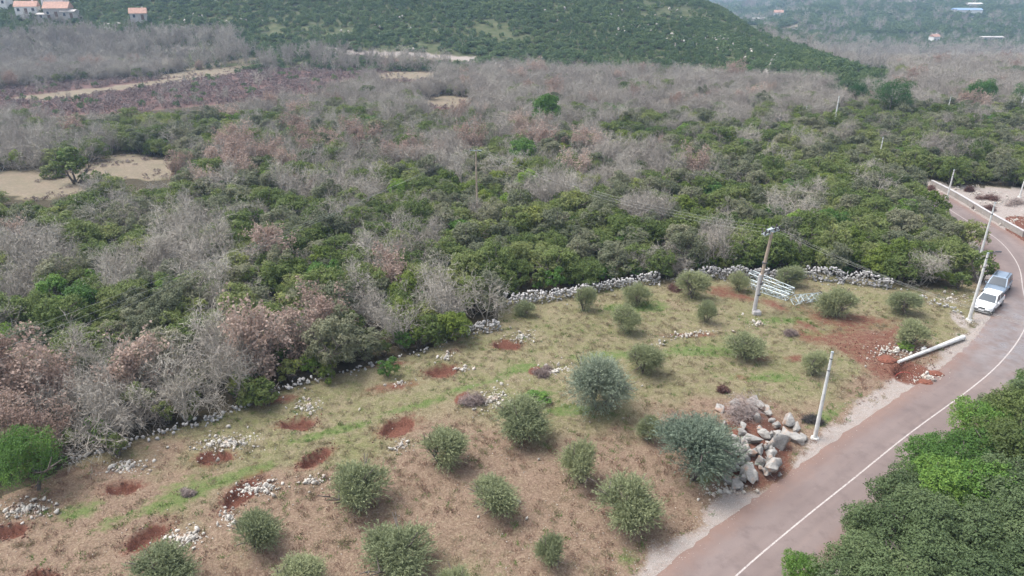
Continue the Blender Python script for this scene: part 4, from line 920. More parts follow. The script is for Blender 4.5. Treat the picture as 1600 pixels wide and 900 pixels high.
for (cx, cy, a, b, wh) in SCAT:
    n = int(a*b*.62); cand = []
    for _ in range(n):
        t = rs.rand()*6.28; r = min(abs(rs.normal())*.72, 2.1); px = cx+math.cos(t)*r*a; py = cy - math.sin(t)*r*b*.9 - math.cos(t)*r*a*.10; s = .05+.09*rs.rand()+.26*rs.rand()**5
        cand.append((px, py, s))
    cand.sort(key=lambda c: -c[2]); k = 8 if a*b > 250 else 4
    for (px, py, s) in cand[:k]: singles.append((px, py, s*1.35, wh))
    cc = np.array(cand[k:])
    if len(cc): x, y, z = GA(cc[:, 0], cc[:, 1]); rub += list(zip(x, y, z+cc[:, 2]*.2, cc[:, 2]))
for (px, py, s) in [(699, 553, .55), (309, 829, .5), (812, 520, .45), (784, 517, .4), (562, 641, .3), (1030, 535, .5), (1037, 540, .4), (1106, 523, .35), (1085, 520, .35), (1178, 504, .5), (1184, 507, .5), (1191, 508, .35), (842, 719, .3), (811, 786, .35), (748, 809, .3), (823, 811, .3), (1003, 604, .25), (893, 569, .3), (740, 641, .3), (922, 660, .25), (973, 655, .25), (1160, 492, .35), (1155, 500, .3)]:
    singles.append((px, py, s, 'lying alone in the field grass'))
pp = np.column_stack([rs.uniform(0, 1480, 3600), rs.uniform(450, 900, 3600)])      # tiny pebbles over the field
x, y, z = GA(pp[:, 0], pp[:, 1]); k = inpoly(pp[:, 0], pp[:, 1], FIELD) & (rs.rand(3600) < .35 + .9*(fbm(x, y, 9, 51) > .55)) & (np.abs(road_dist(x, y)) > 2.9)
rub += list(zip(x[k], y[k], z[k]+.02, .035+.07*rs.rand(k.sum())**2))
for _ in range(5200):            # verge and yard gravel
    i = rs.randint(8, len(ROAD)-6); side = 1 if rs.rand() < .8 else -1; o_ = (2.8 + abs(rs.normal())*.9)*side; q = ROAD[i] + RN[i]*o_ + rs.normal(size=2)*.2
    rub.append((q[0], q[1], .02, .03+.06*rs.rand()**2))
for _ in range(500):
    i = rs.randint(8, len(ROAD)-6); o_ = (2.75 - abs(rs.normal())*.35)*(1 if rs.rand() < .7 else -1); q = ROAD[i] + RN[i]*o_ + rs.normal(size=2)*.1; rub.append((q[0], q[1], .02, .025+.03*rs.rand()))
tag(link('stone_rubble', stones_mesh('stone_rubble', rub, MAT['stone'], rs)), 'small pale limestone rubble strewn over field, pits and road verge', 'rubble', kind='stuff')
STM = [mesh_np('stone', V, F, MAT['stone'], tint=np.full(len(V), .8)) for V, F in SMALL]
for i, (px, py, s, wh) in enumerate(singles):
    p = G(px, py); o = link('stone', STM[i % 8], loc=(p.x, p.y, p.z + s*.22)); o.scale = (s, s*.9, s*.8); o.rotation_euler = (rs.rand()*6, rs.rand()*6, rs.rand()*6); tag(o, None, 'stone', 'loose limestone rocks')
    later_label(o, 'larger pale rock' if s > .3 else 'pale rock', px, py, wh)
# white rocks on the hill
hill_rocks = []
for (cx, cy, n, sx, sy) in [(975, 48, 20, 12, 4), (1010, 45, 12, 8, 3), (1120, 63, 14, 10, 3), (1058, 66, 24, 8, 5), (1170, 80, 16, 20, 8), (330, 33, 14, 30, 5), (390, 38, 8, 15, 4), (600, 40, 14, 60, 15), (1125, 80, 10, 15, 5), (925, 22, 12, 40, 10), (1040, 20, 12, 30, 10), (100, 46, 16, 40, 4), (180, 45, 10, 20, 3)]:
    for _ in range(n):
        px, py = cx+rs.normal()*sx, cy+rs.normal()*sy
        if py < 2: continue
        p = G(px, py); s = rs.uniform(.5, 1.7); hill_rocks.append((p.x, p.y, p.z+s*.3+.5, s))
tag(link('hillside_rocks', stones_mesh('hillside_rocks', hill_rocks, MAT['stone'], rs)), 'pale rock outcrops showing between the scrub on the far hill', 'rocks', kind='stuff')

# ---------------------------------------------------------------- brush heaps
def brush(px, py, w, h, label, mat='brush', green=False):
    p = G(px, py); m = mpp(p); rs = np.random.RandomState(int(px+py)); W = w*m; H = h*m; n = 1500
    d = norm(rs.normal(size=(n, 3))); d[:, 2] = abs(d[:, 2]); lob = rs.normal(size=(5, 3))*[W*.2, W*.14, 0]; c = lob[rs.randint(0, 5, n)] + d*np.array([W*.33, W*.26, H*1.15])*rs.uniform(.3, 1, (n, 1))*(.6+.8*rs.rand(5)[rs.randint(0, 5, n)])[:, None]; u = norm(rs.normal(size=(n, 3))*[1, 1, .5])*rs.uniform(.12, .4, (n, 1))*min(1, W/1.5)
    V, F = seg_mesh(np.column_stack([c-u, c+u, np.full(n, .011), np.full(n, .006)]), rs, .05); V[:, 2] = np.maximum(V[:, 2], -.05)
    return tag(link('brush_pile', mesh_np('brush_pile', V, F, MAT[mat], tint=np.clip(rs.rand(len(V)), 0, 1)), loc=(p.x, p.y, p.z)), label, 'brush pile', 'heaps of dry brush')
MAT['blackb'] = leaf_mat('burnt_brush', [(.1, (.012, .011, .011)), (.5, (.03, .027, .026)), (.9, (.08, .075, .07))], 0)
MAT['darkb'] = leaf_mat('red_brown_brush', [(.1, (.06, .028, .025)), (.5, (.12, .06, .05)), (.9, (.2, .12, .10))], 0)
brush(1168, 655, 86, 34, 'brown dry bramble growing over the boulder heap'); brush(738, 629, 40, 11, 'large grey brush mound left of white stones'); brush(848, 584, 34, 9, 'small grey brush mound above the big olive')
brush(1128, 611, 24, 7, 'small dark brush heap right of the big olive', 'darkb'); brush(1262, 660, 34, 7, 'black burnt debris heap beside the white pole', 'blackb'); brush(291, 774, 20, 6, 'little dry weed clump on the green grass')
brush(1545, 312, 28, 8, 'brown brush pile in the middle of the gravel yard', 'darkb'); brush(1586, 320, 30, 8, 'pale brown brush pile at the right of the yard'); brush(1543, 328, 22, 7, 'dark red brush pile close to the roadside wall', 'darkb')
brush(1515, 299, 14, 6, 'rust brown brush heap at the back of the yard', 'darkb'); brush(1235, 523, 22, 6, 'flat grey brush heap beside the red track'); brush(1455, 296, 12, 5, 'small brown brush by the wall end', 'darkb')
brush(1054, 452, 30, 7, 'reddish brush in the gap of the wall', 'darkb'); brush(1530, 327, 14, 5, 'tan brush beside the dark red pile')

# ---------------------------------------------------------------- grass tufts (stuff)
def tuft_mesh(seed, mat):
    rs = np.random.RandomState(seed); n = 26; p = rs.normal(size=(n, 3))*[.11, .11, 0]; d = norm(rs.normal(size=(n, 3))*[.5, .5, .1] + [0, 0, .7])*rs.uniform(.05, .12, (n, 1))
    v = norm(np.cross(d, rs.normal(size=(n, 3))))*.012; V, F = diamonds(p+d, d, v); return mesh_np('tuft', V, F, mat, tint=np.repeat(rs.rand(n), 4))
for i in range(6): PROTO.setdefault('tuft', []).append((None, None, tuft_mesh(700+i, MAT['dryleaf' if i < 4 else 'greenblade']), .3, .2))
MAT['redleaf'] = leaf_mat('fallen_leaf_litter', [(.1, (0.102, 0.051, 0.038)), (.5, (0.221, 0.128, 0.093)), (.9, (0.340, 0.230, 0.170))], 0)
for i in range(2): PROTO['tuft'].append((None, None, tuft_mesh(720+i, MAT['redleaf']), .3, .2))
n = 22000; x = rng.uniform(-52, 50, n); y = rng.uniform(24, 70, n); zt = zone_masks(x, y, 0*x)
k = zt['fld'] & (zt['red'] < .6) & (np.abs(zt['rd']) > 3.3) & (rng.rand(n) > zt['gravel']*.85)
z_ = height(x, y)
for i in np.where(k)[0]:
    g = zt['green'][i] > .4 and rng.rand() < .75; pk = rng.rand() < zt['pink'][i]*.6
    put('tuft', rng.randint(4, 6) if (g or rng.rand() < .12) else (rng.randint(6, 8) if pk else rng.randint(0, 4)), x[i], y[i], z_[i]-.02, rng.uniform(.5, 1.4)*(.8 if g else 1))
make_stuff('grass', ['tuft'], 'dry and green grass tufts covering the field')
make_stuff('woodland', ['evergreen_tree', 'bare_tree', 'dead_leaf_tree', 'small_evergreen'], 'mixed wood of evergreen and bare trees stretching to the hill')
make_stuff('hillside_scrub', ['scrub', 'far_bare'], 'green scrub and bare woods on the far hill and valley')
make_stuff('heath', ['heath'], 'low purple brown heath growing on the open ground far left')

# ---------------------------------------------------------------- poles and wires
MAT['concrete'] = plain('pale_concrete', (.58, .575, .55), .75, var=.16, scale=2.2); MAT['wood'] = plain('weathered_pole', (.34, .27, .21), .85, var=.2, scale=4); MAT['metal'] = plain('galvanised_steel', (.40, .45, .46), .45, .5, .08, spec=.5)
MAT['ceramic'] = plain('dark_insulator', (.06, .05, .05), .3); MAT['wire'] = plain('aluminium_wire', (.36, .36, .34), .5, .2, .05); MAT['dgrey'] = plain('dark_steel', (.10, .10, .11), .5, .4, .1)
MAT['greypole'] = plain('grey_splint', (.42, .40, .39), .8, var=.15)
def white_pole(px, py, h, label, lamp=False, r=.13, lean=(0, 0)):
    p = G(px, py); t = empty('street_pole', p); tag(t, label, 'pole', 'white concrete poles along the road')
    bm = bmesh.new(); top = Vector((lean[0], lean[1], h)); add_tube(bm, (0, 0, -.4), top, r, r*.55, 12); bm_obj('shaft', bm, MAT['concrete'], t)
    bm = bmesh.new(); add_tube(bm, top, top+Vector((0, 0, .08)), r*.7, r*.6, 12); bm_obj('cap', bm, MAT['metal'], t)
    for k_ in (.80, .93):
        bm = bmesh.new(); add_tube(bm, top*k_, top*k_+Vector((0, 0, .07)), r*(1-.45*k_)+.012, r*(1-.45*k_)+.012, 12); bm_obj('band', bm, MAT['dgrey'], t)
    bm = bmesh.new(); add_tube(bm, (0, 0, -.1), (0, 0, .10), .3, .26, 10); bm_obj('footing', bm, MAT['concrete'], t)
    if lamp:
        bm = bmesh.new(); add_tube(bm, top, top+Vector((.75, .1, .12)), .035, .03, 8); bm_obj('arm', bm, MAT['dgrey'], t)
        bm = bmesh.new(); add_box(bm, top+Vector((.95, .12, .13)), (.5, .2, .09)); bmesh.ops.bevel(bm, geom=bm.edges[:], offset=.03, segments=2, affect='EDGES'); bm_obj('lamp_head', bm, MAT['dgrey'], t)
    return t
white_pole(1273, 685, 6.5, 'nearest white concrete pole standing beside the boulder heap', r=.145)
white_pole(1514, 500, 6.4, 'white lamp pole beside the parked white car', True, r=.16)
white_pole(1530, 405, 6.4, 'white pole on the roadside just above the cars', r=.14)
white_pole(1480, 309, 4.0, 'short white pole behind the roadside wall'); white_pole(1593, 308, 3.0, 'white pole at the far right of the gravel yard')
white_pole(1370, 263, 5.0, 'white pole above the wood near the path end'); white_pole(1300, 212, 3.3, 'lower of two white poles in the far wood'); white_pole(1302, 202, 6.6, 'taller white pole beside the pale clearing', r=.2)
white_pole(1256, 196, 4.0, 'thin white pole left of the taller one'); white_pole(1477, 188, 5.0, 'white pole in the far right wood'); white_pole(1589, 190, 5.5, 'white pole at the right edge beside the pine'); white_pole(965, 205, 4.2, 'small grey pole far off in the wood centre', r=.12)
# fallen pole
a = G(1403, 569); b = G(1504, 531); d = (b-a); L = d.length; t = empty('fallen_pole', a, math.atan2(d.y, d.x)); tag(t, 'long white concrete pole lying beside the dug hole', 'pole')
bm = bmesh.new(); add_tube(bm, (0, 0, .2), (L, 0, .26), .12, .2, 14); bm_obj('shaft', bm, MAT['concrete'], t)
bm = bmesh.new(); add_box(bm, (L*.42, .28, .3), (.42, .2, .22)); bm_obj('bracket', bm, MAT['concrete'], t)
bm = bmesh.new(); add_tube(bm, (L, 0, .26), (L+.06, 0, .26), .2, .2, 14); bm_obj('end_plate', bm, MAT['greypole'], t)
# utility pole
UP = G(1179, 490); UH = 7.9; lean = Vector((.35, 0, 0))
t = empty('utility_pole', UP); tag(t, 'brown utility pole with tilted crossarm standing behind the lattice masts', 'utility pole')
bm = bmesh.new(); add_tube(bm, (0, 0, 2.2), lean+Vector((.1, 0, UH)), .17, .125, 10); bm_obj('shaft', bm, MAT['wood'], t)
bm = bmesh.new(); add_tube(bm, (-.1, -.02, -.3), (.02, -.02, 3.9), .2, .18, 8); bm_obj('splint', bm, MAT['greypole'], t)
for z in (1.9, 3.0, 5.0):
    bm = bmesh.new(); add_tube(bm, (.03+lean.x*z/UH-.05, -.02, z), (.03+lean.x*z/UH-.05, -.02, z+.09), .235, .235, 10); bm_obj('band', bm, MAT['dgrey'], t)
bm = bmesh.new(); add_box(bm, (.1, -.2, .16), (.7, .6, .5)); bmesh.ops.bevel(bm, geom=bm.edges[:], offset=.06, segments=2, affect='EDGES'); bm_obj('footing', bm, MAT['greypole'], t)
top = lean + Vector((.1, 0, UH)); ad = Vector((.93, .2, .33)).normalized(); an = Vector((-.2, .95, 0)).normalized()
bm = bmesh.new(); rot = ad.to_track_quat('X', 'Z').to_matrix(); add_box(bm, top+Vector((0, 0, -.05)), (1.5, .12, .12), rot); add_box(bm, top+Vector((0, 0, -.05))+an*.45, (1.5, .12, .12), rot)
for s in (-.7, 0, .7): add_box(bm, top+ad*s+an*.22, (.1, .5, .08), rot)
bm_obj('crossarm', bm, MAT['metal'], t)
bm = bmesh.new(); add_box(bm, top+Vector((-.12, .2, .12)), (.5, .35, .22), rot); bm_obj('switch_box', bm, MAT['metal'], t)
ins = []
for s in (-.68, -.3, .3, .68):
    for q in (0., .45):
        c = top + ad*s + an*q; ins.append(c)
        bm = bmesh.new()
        for kk in range(4): add_tube(bm, c+Vector((0, 0, .02+.08*kk)), c+Vector((0, 0, .08+.08*kk)), .085, .05, 8)
        bm_obj('insulator', bm, MAT['ceramic'], t)
for s in (-.1, .15, .4):
    bm = bmesh.new(); c = top+ad*(.3+s); add_tube(bm, c+Vector((0, 0, .15)), c+Vector((.5, .1, -.1)), .05, .05, 6); bm_obj('strain_insulator', bm, MAT['ceramic'], t)
for kk in range(3):
    bm = bmesh.new(); pts = [top+ad*(.2+.2*kk)+Vector((0, 0, .3))]
    for j in range(1, 7): pts.append(pts[0] + Vector((.14*j, .03*j, .22*math.sin(j/6*3.1)-.05*j)))
    for a_, b_ in zip(pts[:-1], pts[1:]): add_tube(bm, a_, b_, .018, .018, 5)
    bm_obj('jumper_wire', bm, MAT['dgrey'], t)
def wpole(px, py, h, label):
    p = G(px, py); t = empty('wooden_pole', p); tag(t, label, 'utility pole')
    bm = bmesh.new(); add_tube(bm, (0, 0, -.3), (0, 0, h), .13, .1, 10); bm_obj('shaft', bm, MAT['wood'], t)
    bm = bmesh.new(); add_box(bm, (0, -.1, h-.15), (1.5, .09, .1)); bm_obj('crossarm', bm, MAT['metal'], t)
    for s in (-.65, 0, .65):
        bm = bmesh.new(); add_tube(bm, (s, -.1, h-.1), (s, -.1, h+.1), .05, .03, 8); bm_obj('insulator', bm, MAT['ceramic'], t)
    return p
P2 = wpole(746, 352, 9.6, 'lone wooden pole rising from the middle of the wood')
def wire(a, b, sag, label, r=.0065):
    a = Vector(a); b = Vector(b); n = 30; bm = bmesh.new(); prev = None
    for i in range(n+1):
        f = i/n; p = a.lerp(b, f) - Vector((0, 0, sag*4*f*(1-f)))
        if prev is not None: add_tube(bm, prev, p, r, r, 5)
        prev = p
    return tag(bm_obj('power_line', bm, MAT['wire']), label, 'cable', 'overhead power lines')
T1 = UP + top; T2 = P2 + Vector((0, -.1, 9.7))
for i, (s, nm) in enumerate(((-.65, 'lowest'), (0, 'middle'), (.65, 'uppermost'))):
    wire(T1+ad*s*.9+Vector((0, 0, .2)), T2+Vector((s, 0, 0)), 1.3, f'{nm} sagging wire between utility pole and lone wooden pole')
    e = U0(0, 545 - i*16); k_ = 21.0/28.0
    f0 = Vector((e[0]*k_, e[1]*k_, 7.2)); dirv = (f0 - (T2+Vector((s, 0, 0))))
    wire(T2+Vector((s, 0, 0)), T2+Vector((s, 0, 0))+dirv*1.5, 1.0, f'{nm} wire crossing the wood to the left edge', .0065)
for i, (s, nm) in enumerate(((.1, 'upper'), (.4, 'lower'), (.6, 'third'))):
    wire(T1+ad*s+Vector((.4, 0, 0)), (41.5, 36+1.6*i, 6.9-.35*i), 1.1, f'{nm} wire running from the utility pole over the road', .006)

# lattice mast sections lying in the field
def lattice(a, b, w0, w1, bays, label, roll=0., lift=0.3, tip=False):
    a = Vector(a); b = Vector(b); d = b-a; L = d.length; t = empty('lattice_mast_section', a); t.rotation_euler = d.to_track_quat('X', 'Z').to_euler(); tag(t, label, 'lattice mast', 'galvanised lattice mast sections lying in the field')
    M = Matrix.Rotation(roll, 3, 'X')
    def cn(x, i):
        w = (w0+(w1-w0)*x/L)/2; sy, sz = ((1, 1), (-1, 1), (-1, -1), (1, -1))[i]; return Vector((x, 0, w0/2+lift*.2)) + M @ Vector((0, sy*w, sz*w))
    for i in range(4):
        bm = bmesh.new(); add_tube(bm, cn(0, i), cn(L, i), .034, .034, 5); bm_obj('main_rail', bm, MAT['metal'], t)
    for f in range(4):
        bm = bmesh.new(); g = (f+1) % 4
        for k in range(bays):
            x0, x1 = L*k/bays, L*(k+1)/bays
            add_tube(bm, cn(x0, f if k % 2 else g), cn(x1, g if k % 2 else f), .03, .03, 4)
            add_tube(bm, cn(x0, f), cn(x0, g), .03, .03, 4)
        add_tube(bm, cn(L, f), cn(L, g), .03, .03, 4)
        bm_obj('bracing', bm, MAT['metal'], t)
    return t
lattice(G(1172, 436), G(1237, 462), .75, .6, 7, 'long galvanised lattice section lying behind the utility pole, upper one', .1)
lattice(G(1170, 449), G(1230, 470), .65, .5, 7, 'galvanised lattice section lying closest behind the utility pole', .2)
lattice(G(1240, 476), G(1284, 469), .75, .5, 5, 'short galvanised lattice section touching the wide olive tree', .6)

MAT['clod'] = stone_mat('red_soil_clod', (.10, .042, .03), (.26, .13, .095), .1)
cl = []; rs = np.random.RandomState(123)
for (cx, cy, a_, b_, an_) in PITS + [(1410, 572, 55, 22, -8), (1345, 540, 90, 26, -14)]:
    n_ = 110 if a_ < 50 else 420; t_ = rs.rand(n_)*6.28; r_ = 1.0 + np.abs(rs.normal(size=n_))*.35 if a_ < 50 else np.sqrt(rs.rand(n_))*1.1
    ca, sa_ = math.cos(R(an_)), math.sin(R(an_)); u, v = np.cos(t_)*r_*a_, np.sin(t_)*r_*b_
    x, y, z = GA(cx + u*ca - v*sa_, cy - (u*sa_ + v*ca)); sz = .05 + .13*rs.rand(n_)**2.5; cl += list(zip(x, y, z+sz*.2, sz))
tag(link('soil_clods', stones_mesh('soil_clods', cl, MAT['clod'], rs)), 'red brown clods of soil thrown round the dug pits', 'soil', kind='stuff')
# bits of the dug hole
bm = bmesh.new(); hp = G(1424, 590); pr = None
for i in range(13):
    q = hp + Vector((-.5+.6*math.cos(i*.26), -.1 + .1*i*.3, .5*math.sin(i*.26)-.05)); 
    if pr is not None: add_tube(bm, pr, q, .025, .025, 6)
    pr = q
MAT['redpipe'] = plain('red_conduit', (.35, .07, .05), .5)
tag(bm_obj('conduit_pipe', bm, MAT['redpipe']), 'thin red conduit looping out of the dug hole', 'conduit')
rs_ = np.random.RandomState(17)
for nm_, px, py, w, lab in (('soil_heap', 1462, 584, 24, 'dark red soil heap beside the dug hole next to the road'), ('soil_heap', 1447, 597, 22, 'low red soil heap at the asphalt edge'), ('soil_heap', 1386, 562, 30, 'wide red soil heap left of the fallen pole')):
    p = G(px, py); m = mpp(p); W = w*m; bm = bmesh.new(); bmesh.ops.create_icosphere(bm, subdivisions=4, radius=1.0)
    for v in bm.verts:
        n = float(fbm(v.co.x*3+px, v.co.y*3+v.co.z, 1, 2)); v.co = Vector((v.co.x*W/2, v.co.y*W/2*.8, v.co.z*W*.13))*(0.75+n*.5)
    if 'soil' not in MAT: MAT['soil'] = plain('red_soil', (.17, .065, .042), .95, var=.4, scale=9)
    tag(bm_obj(nm_, bm, MAT['soil'], loc=p, smooth_=True), lab, 'soil heap', 'heaps of dug red soil')

# roadside wall behind the road
MAT['rwall'] = stone_mat('mortared_stone', (.22, .20, .18), (.42, .39, .36), .2)
wt = empty('roadside_wall', (0, 0, 0)); tag(wt, 'low stone retaining wall with white coping on the outer side of the bend', 'wall')
i0, i1 = None, None
px_, py_ = proj(ROAD[:, 0], ROAD[:, 1]); sel = [i for i in range(len(ROAD)) if ROAD[i, 1] > 70 and 1405 < px_[i] < 1552]
def wallstrip(o0, o1, z0, z1, name, mat):
    bm = bmesh.new(); prev = None
    for i in sel[::3]:
        ps = [ROAD[i] - RN[i]*o for o in (o0, o1)]; ring = [bm.verts.new((ps[0][0], ps[0][1], z0)), bm.verts.new((ps[1][0], ps[1][1], z0)), bm.verts.new((ps[1][0], ps[1][1], z1)), bm.verts.new((ps[0][0], ps[0][1], z1))]
        if prev:
            for k in range(4): bm.faces.new((prev[k], prev[(k+1) % 4], ring[(k+1) % 4], ring[k]))
        else: bm.faces.new(ring)
        prev = ring
    bm.faces.new(prev); bm_obj(name, bm, mat, wt)
wallstrip(3.3, 3.6, -.2, .68, 'wall_body', MAT['rwall']); wallstrip(3.27, 3.63, .683, .74, 'coping', MAT['greypole'])

# ---------------------------------------------------------------- cars
MAT['carwhite'] = plain('white_car_paint', (.78, .78, .77), .25, 0, .02, spec=.5); MAT['carblue'] = plain('blue_grey_car_paint', (.23, .29, .36), .25, .3, .04, spec=.5)
MAT['glass'] = plain('car_glass', (.03, .045, .06), .06, 0, .05, spec=.6); MAT['tyre'] = plain('tyre_rubber', (.02, .02, .02), .85); MAT['rim'] = plain('wheel_rim', (.35, .36, .37), .35, .6); MAT['lampg'] = plain('headlight_glass', (.62, .64, .66), .15, 0, .05, spec=.6); MAT['plastic'] = plain('black_bumper', (.03, .03, .032), .6)
MAT['redl'] = plain('tail_light', (.4, .02, .02), .3); MAT['plate'] = plain('number_plate', (.7, .7, .7), .5)
def car(loc, rz, paint, label, L=4.15, W=1.7, H=1.46, estate=False, rack=False):
    t = empty('parked_car', loc, rz); tag(t, label, 'car', 'cars parked at the roadside')
    st = [(-L/2, .60, .74, .62), (-L/2+.1, .84, .86, .92), (-L/2+.5, .86, .9, .97 if estate else .95), (-.6, .86, .9, .93), (.55, .86, .9, .92), (1.1, .85, .9, .88), (L/2-.35, .82, .86, .78), (L/2-.08, .74, .78, .66), (L/2, .58, .6, .5)]
    bm = bmesh.new(); prev = None
    for (x, wb, wm, hb) in st:
        k = W/1.8; sec = [(0, .2), (wb*k*.9, .2), (wm*k, .38), (wm*k, .60*hb+.12), (wm*k*.95, hb*.93), (wm*k*.78, hb), (0, hb+.025)]
        ring = [bm.verts.new((x, y, z)) for y, z in sec] + [bm.verts.new((x, -y, z)) for y, z in sec[-2:0:-1]]
        if prev:
            n = len(ring)
            for i in range(n): bm.faces.new((prev[i], prev[(i+1) % n], ring[(i+1) % n], ring[i]))
        else: bm.faces.new(ring[::-1])
        prev = ring
    bm.faces.new(prev); bmesh.ops.bevel(bm, geom=[e for e in bm.edges], offset=.015, segments=1, affect='EDGES'); bm_obj('body', bm, paint, t, smooth_=False)
    xr0 = -L/2+.18 if estate else -L/2+.3; xr1 = 1.0; tx0 = xr0+(.25 if estate else .45); tx1 = .28; wb, wtp, zb, zt_ = W*.46, W*.37, .90, H
    B = [(xr0, -wb, zb), (xr1, -wb, zb), (xr1, wb, zb), (xr0, wb, zb)]; T = [(tx0, -wtp, zt_-.05), (tx1, -wtp, zt_-.03), (tx1, wtp, zt_-.03), (tx0, wtp, zt_-.05)]
    bm = bmesh.new(); vb = [bm.verts.new(p) for p in B]; vt = [bm.verts.new(p) for p in T]; bm.faces.new(vb[::-1]); bm.faces.new(vt)
    for i in range(4): bm.faces.new((vb[i], vb[(i+1) % 4], vt[(i+1) % 4], vt[i]))
    bmesh.ops.bevel(bm, geom=bm.edges[:], offset=.045, segments=3, affect='EDGES'); bm_obj('roof', bm, paint, t, smooth_=False)
    def pane(name, q, inset=(.07, .1, .1), off=.006, m='glass'):
        q = [Vector(p) for p in q]; c = sum(q, Vector())/4; nrm = (q[1]-q[0]).cross(q[3]-q[0]).normalized()
        if nrm.dot(c-Vector((0, 0, .8))) < 0: nrm = -nrm
        bm = bmesh.new(); vs = [bm.verts.new(c+(p-c)*(1-inset[0]*1.6)+nrm*off) for p in q]; f = bm.faces.new(vs); r = bmesh.ops.extrude_face_region(bm, geom=[f])
        for v in r['geom']:
            if isinstance(v, bmesh.types.BMVert): v.co += nrm*.008
        bm_obj(name, bm, MAT[m], t)
    pane('windscreen', [B[1], B[2], T[2], T[1]]); pane('rear_window', [B[0], B[3], T[3], T[0]], (.1,))
    for s, (ia, ib) in ((-1, (0, 1)), (1, (3, 2))):
        a0, a1, b0, b1 = Vector(B[ia]), Vector(B[ib]), Vector(T[ia]), Vector(T[ib])
        for u0, u1 in ((0.02, .45), (.49, .98)):
            pane('side_window', [a0.lerp(a1, u0), a0.lerp(a1, u1), b0.lerp(b1, u1), b0.lerp(b1, u0)], (.07,))
    for s in (-1, 1):
        for x in (-L/2+.78, L/2-.82):
            bm = bmesh.new(); add_tube(bm, (x, s*(W/2-.21), .31), (x, s*(W/2+.005), .31), .31, .31, 20); w = bm_obj('wheel', bm, MAT['tyre'], t)
            bm = bmesh.new(); add_tube(bm, (x, s*(W/2-.02), .31), (x, s*(W/2+.015), .31), .2, .17, 14); bm_obj('rim', bm, MAT['rim'], w)
        bm = bmesh.new(); add_box(bm, (L/2-.20, s*W*.34, .63), (.36, .36, .15)); bmesh.ops.bevel(bm, geom=bm.edges[:], offset=.04, segments=2, affect='EDGES'); bm_obj('headlight', bm, MAT['lampg'], t)
        bm = bmesh.new(); add_box(bm, (-L/2+.06, s*W*.40, .75), (.14, .2, .22)); bm_obj('tail_light', bm, MAT['redl'], t)
        bm = bmesh.new(); add_box(bm, (.72, s*(W/2+.07), .93), (.13, .17, .12)); bmesh.ops.bevel(bm, geom=bm.edges[:], offset=.03, segments=2, affect='EDGES'); bm_obj('wing_mirror', bm, paint, t)
    bm = bmesh.new(); add_box(bm, (L/2-.05, 0, .36), (.2, W*.86, .22)); bmesh.ops.bevel(bm, geom=bm.edges[:], offset=.05, segments=2, affect='EDGES'); bm_obj('bumper', bm, MAT['plastic'], t)
    bm = bmesh.new(); add_box(bm, (L/2-.01, 0, .58), (.06, W*.32, .1)); bm_obj('grille', bm, MAT['plastic'], t)
    bm = bmesh.new(); add_box(bm, (L/2+.06, 0, .4), (.02, .46, .1)); bm_obj('number_plate', bm, MAT['plate'], t)
    if rack:
        for s in (-1, 1):
            bm = bmesh.new(); add_tube(bm, (tx0+.1, s*.5, H+.02), (tx1-.1, s*.5, H+.02), .02, .02, 6); bm_obj('roof_rail', bm, MAT['plastic'], t)
    return t
cp1 = G(1542, 480); i = int(np.argmin(np.hypot(ROAD[:, 0]-cp1.x, ROAD[:, 1]-cp1.y))); ang = math.atan2(-_rd[i, 1], -_rd[i, 0])
car((cp1.x, cp1.y, .012), ang - .18, MAT['carwhite'], 'white hatchback parked in front at the road edge beside lamp pole')
cp2 = G(1555, 455); i = int(np.argmin(np.hypot(ROAD[:, 0]-cp2.x, ROAD[:, 1]-cp2.y))); car((cp2.x+.1, cp2.y, .012), ang - .12, MAT['carblue'], 'blue grey car parked behind the white hatchback', L=4.4, W=1.78, H=1.62, estate=True, rack=True)

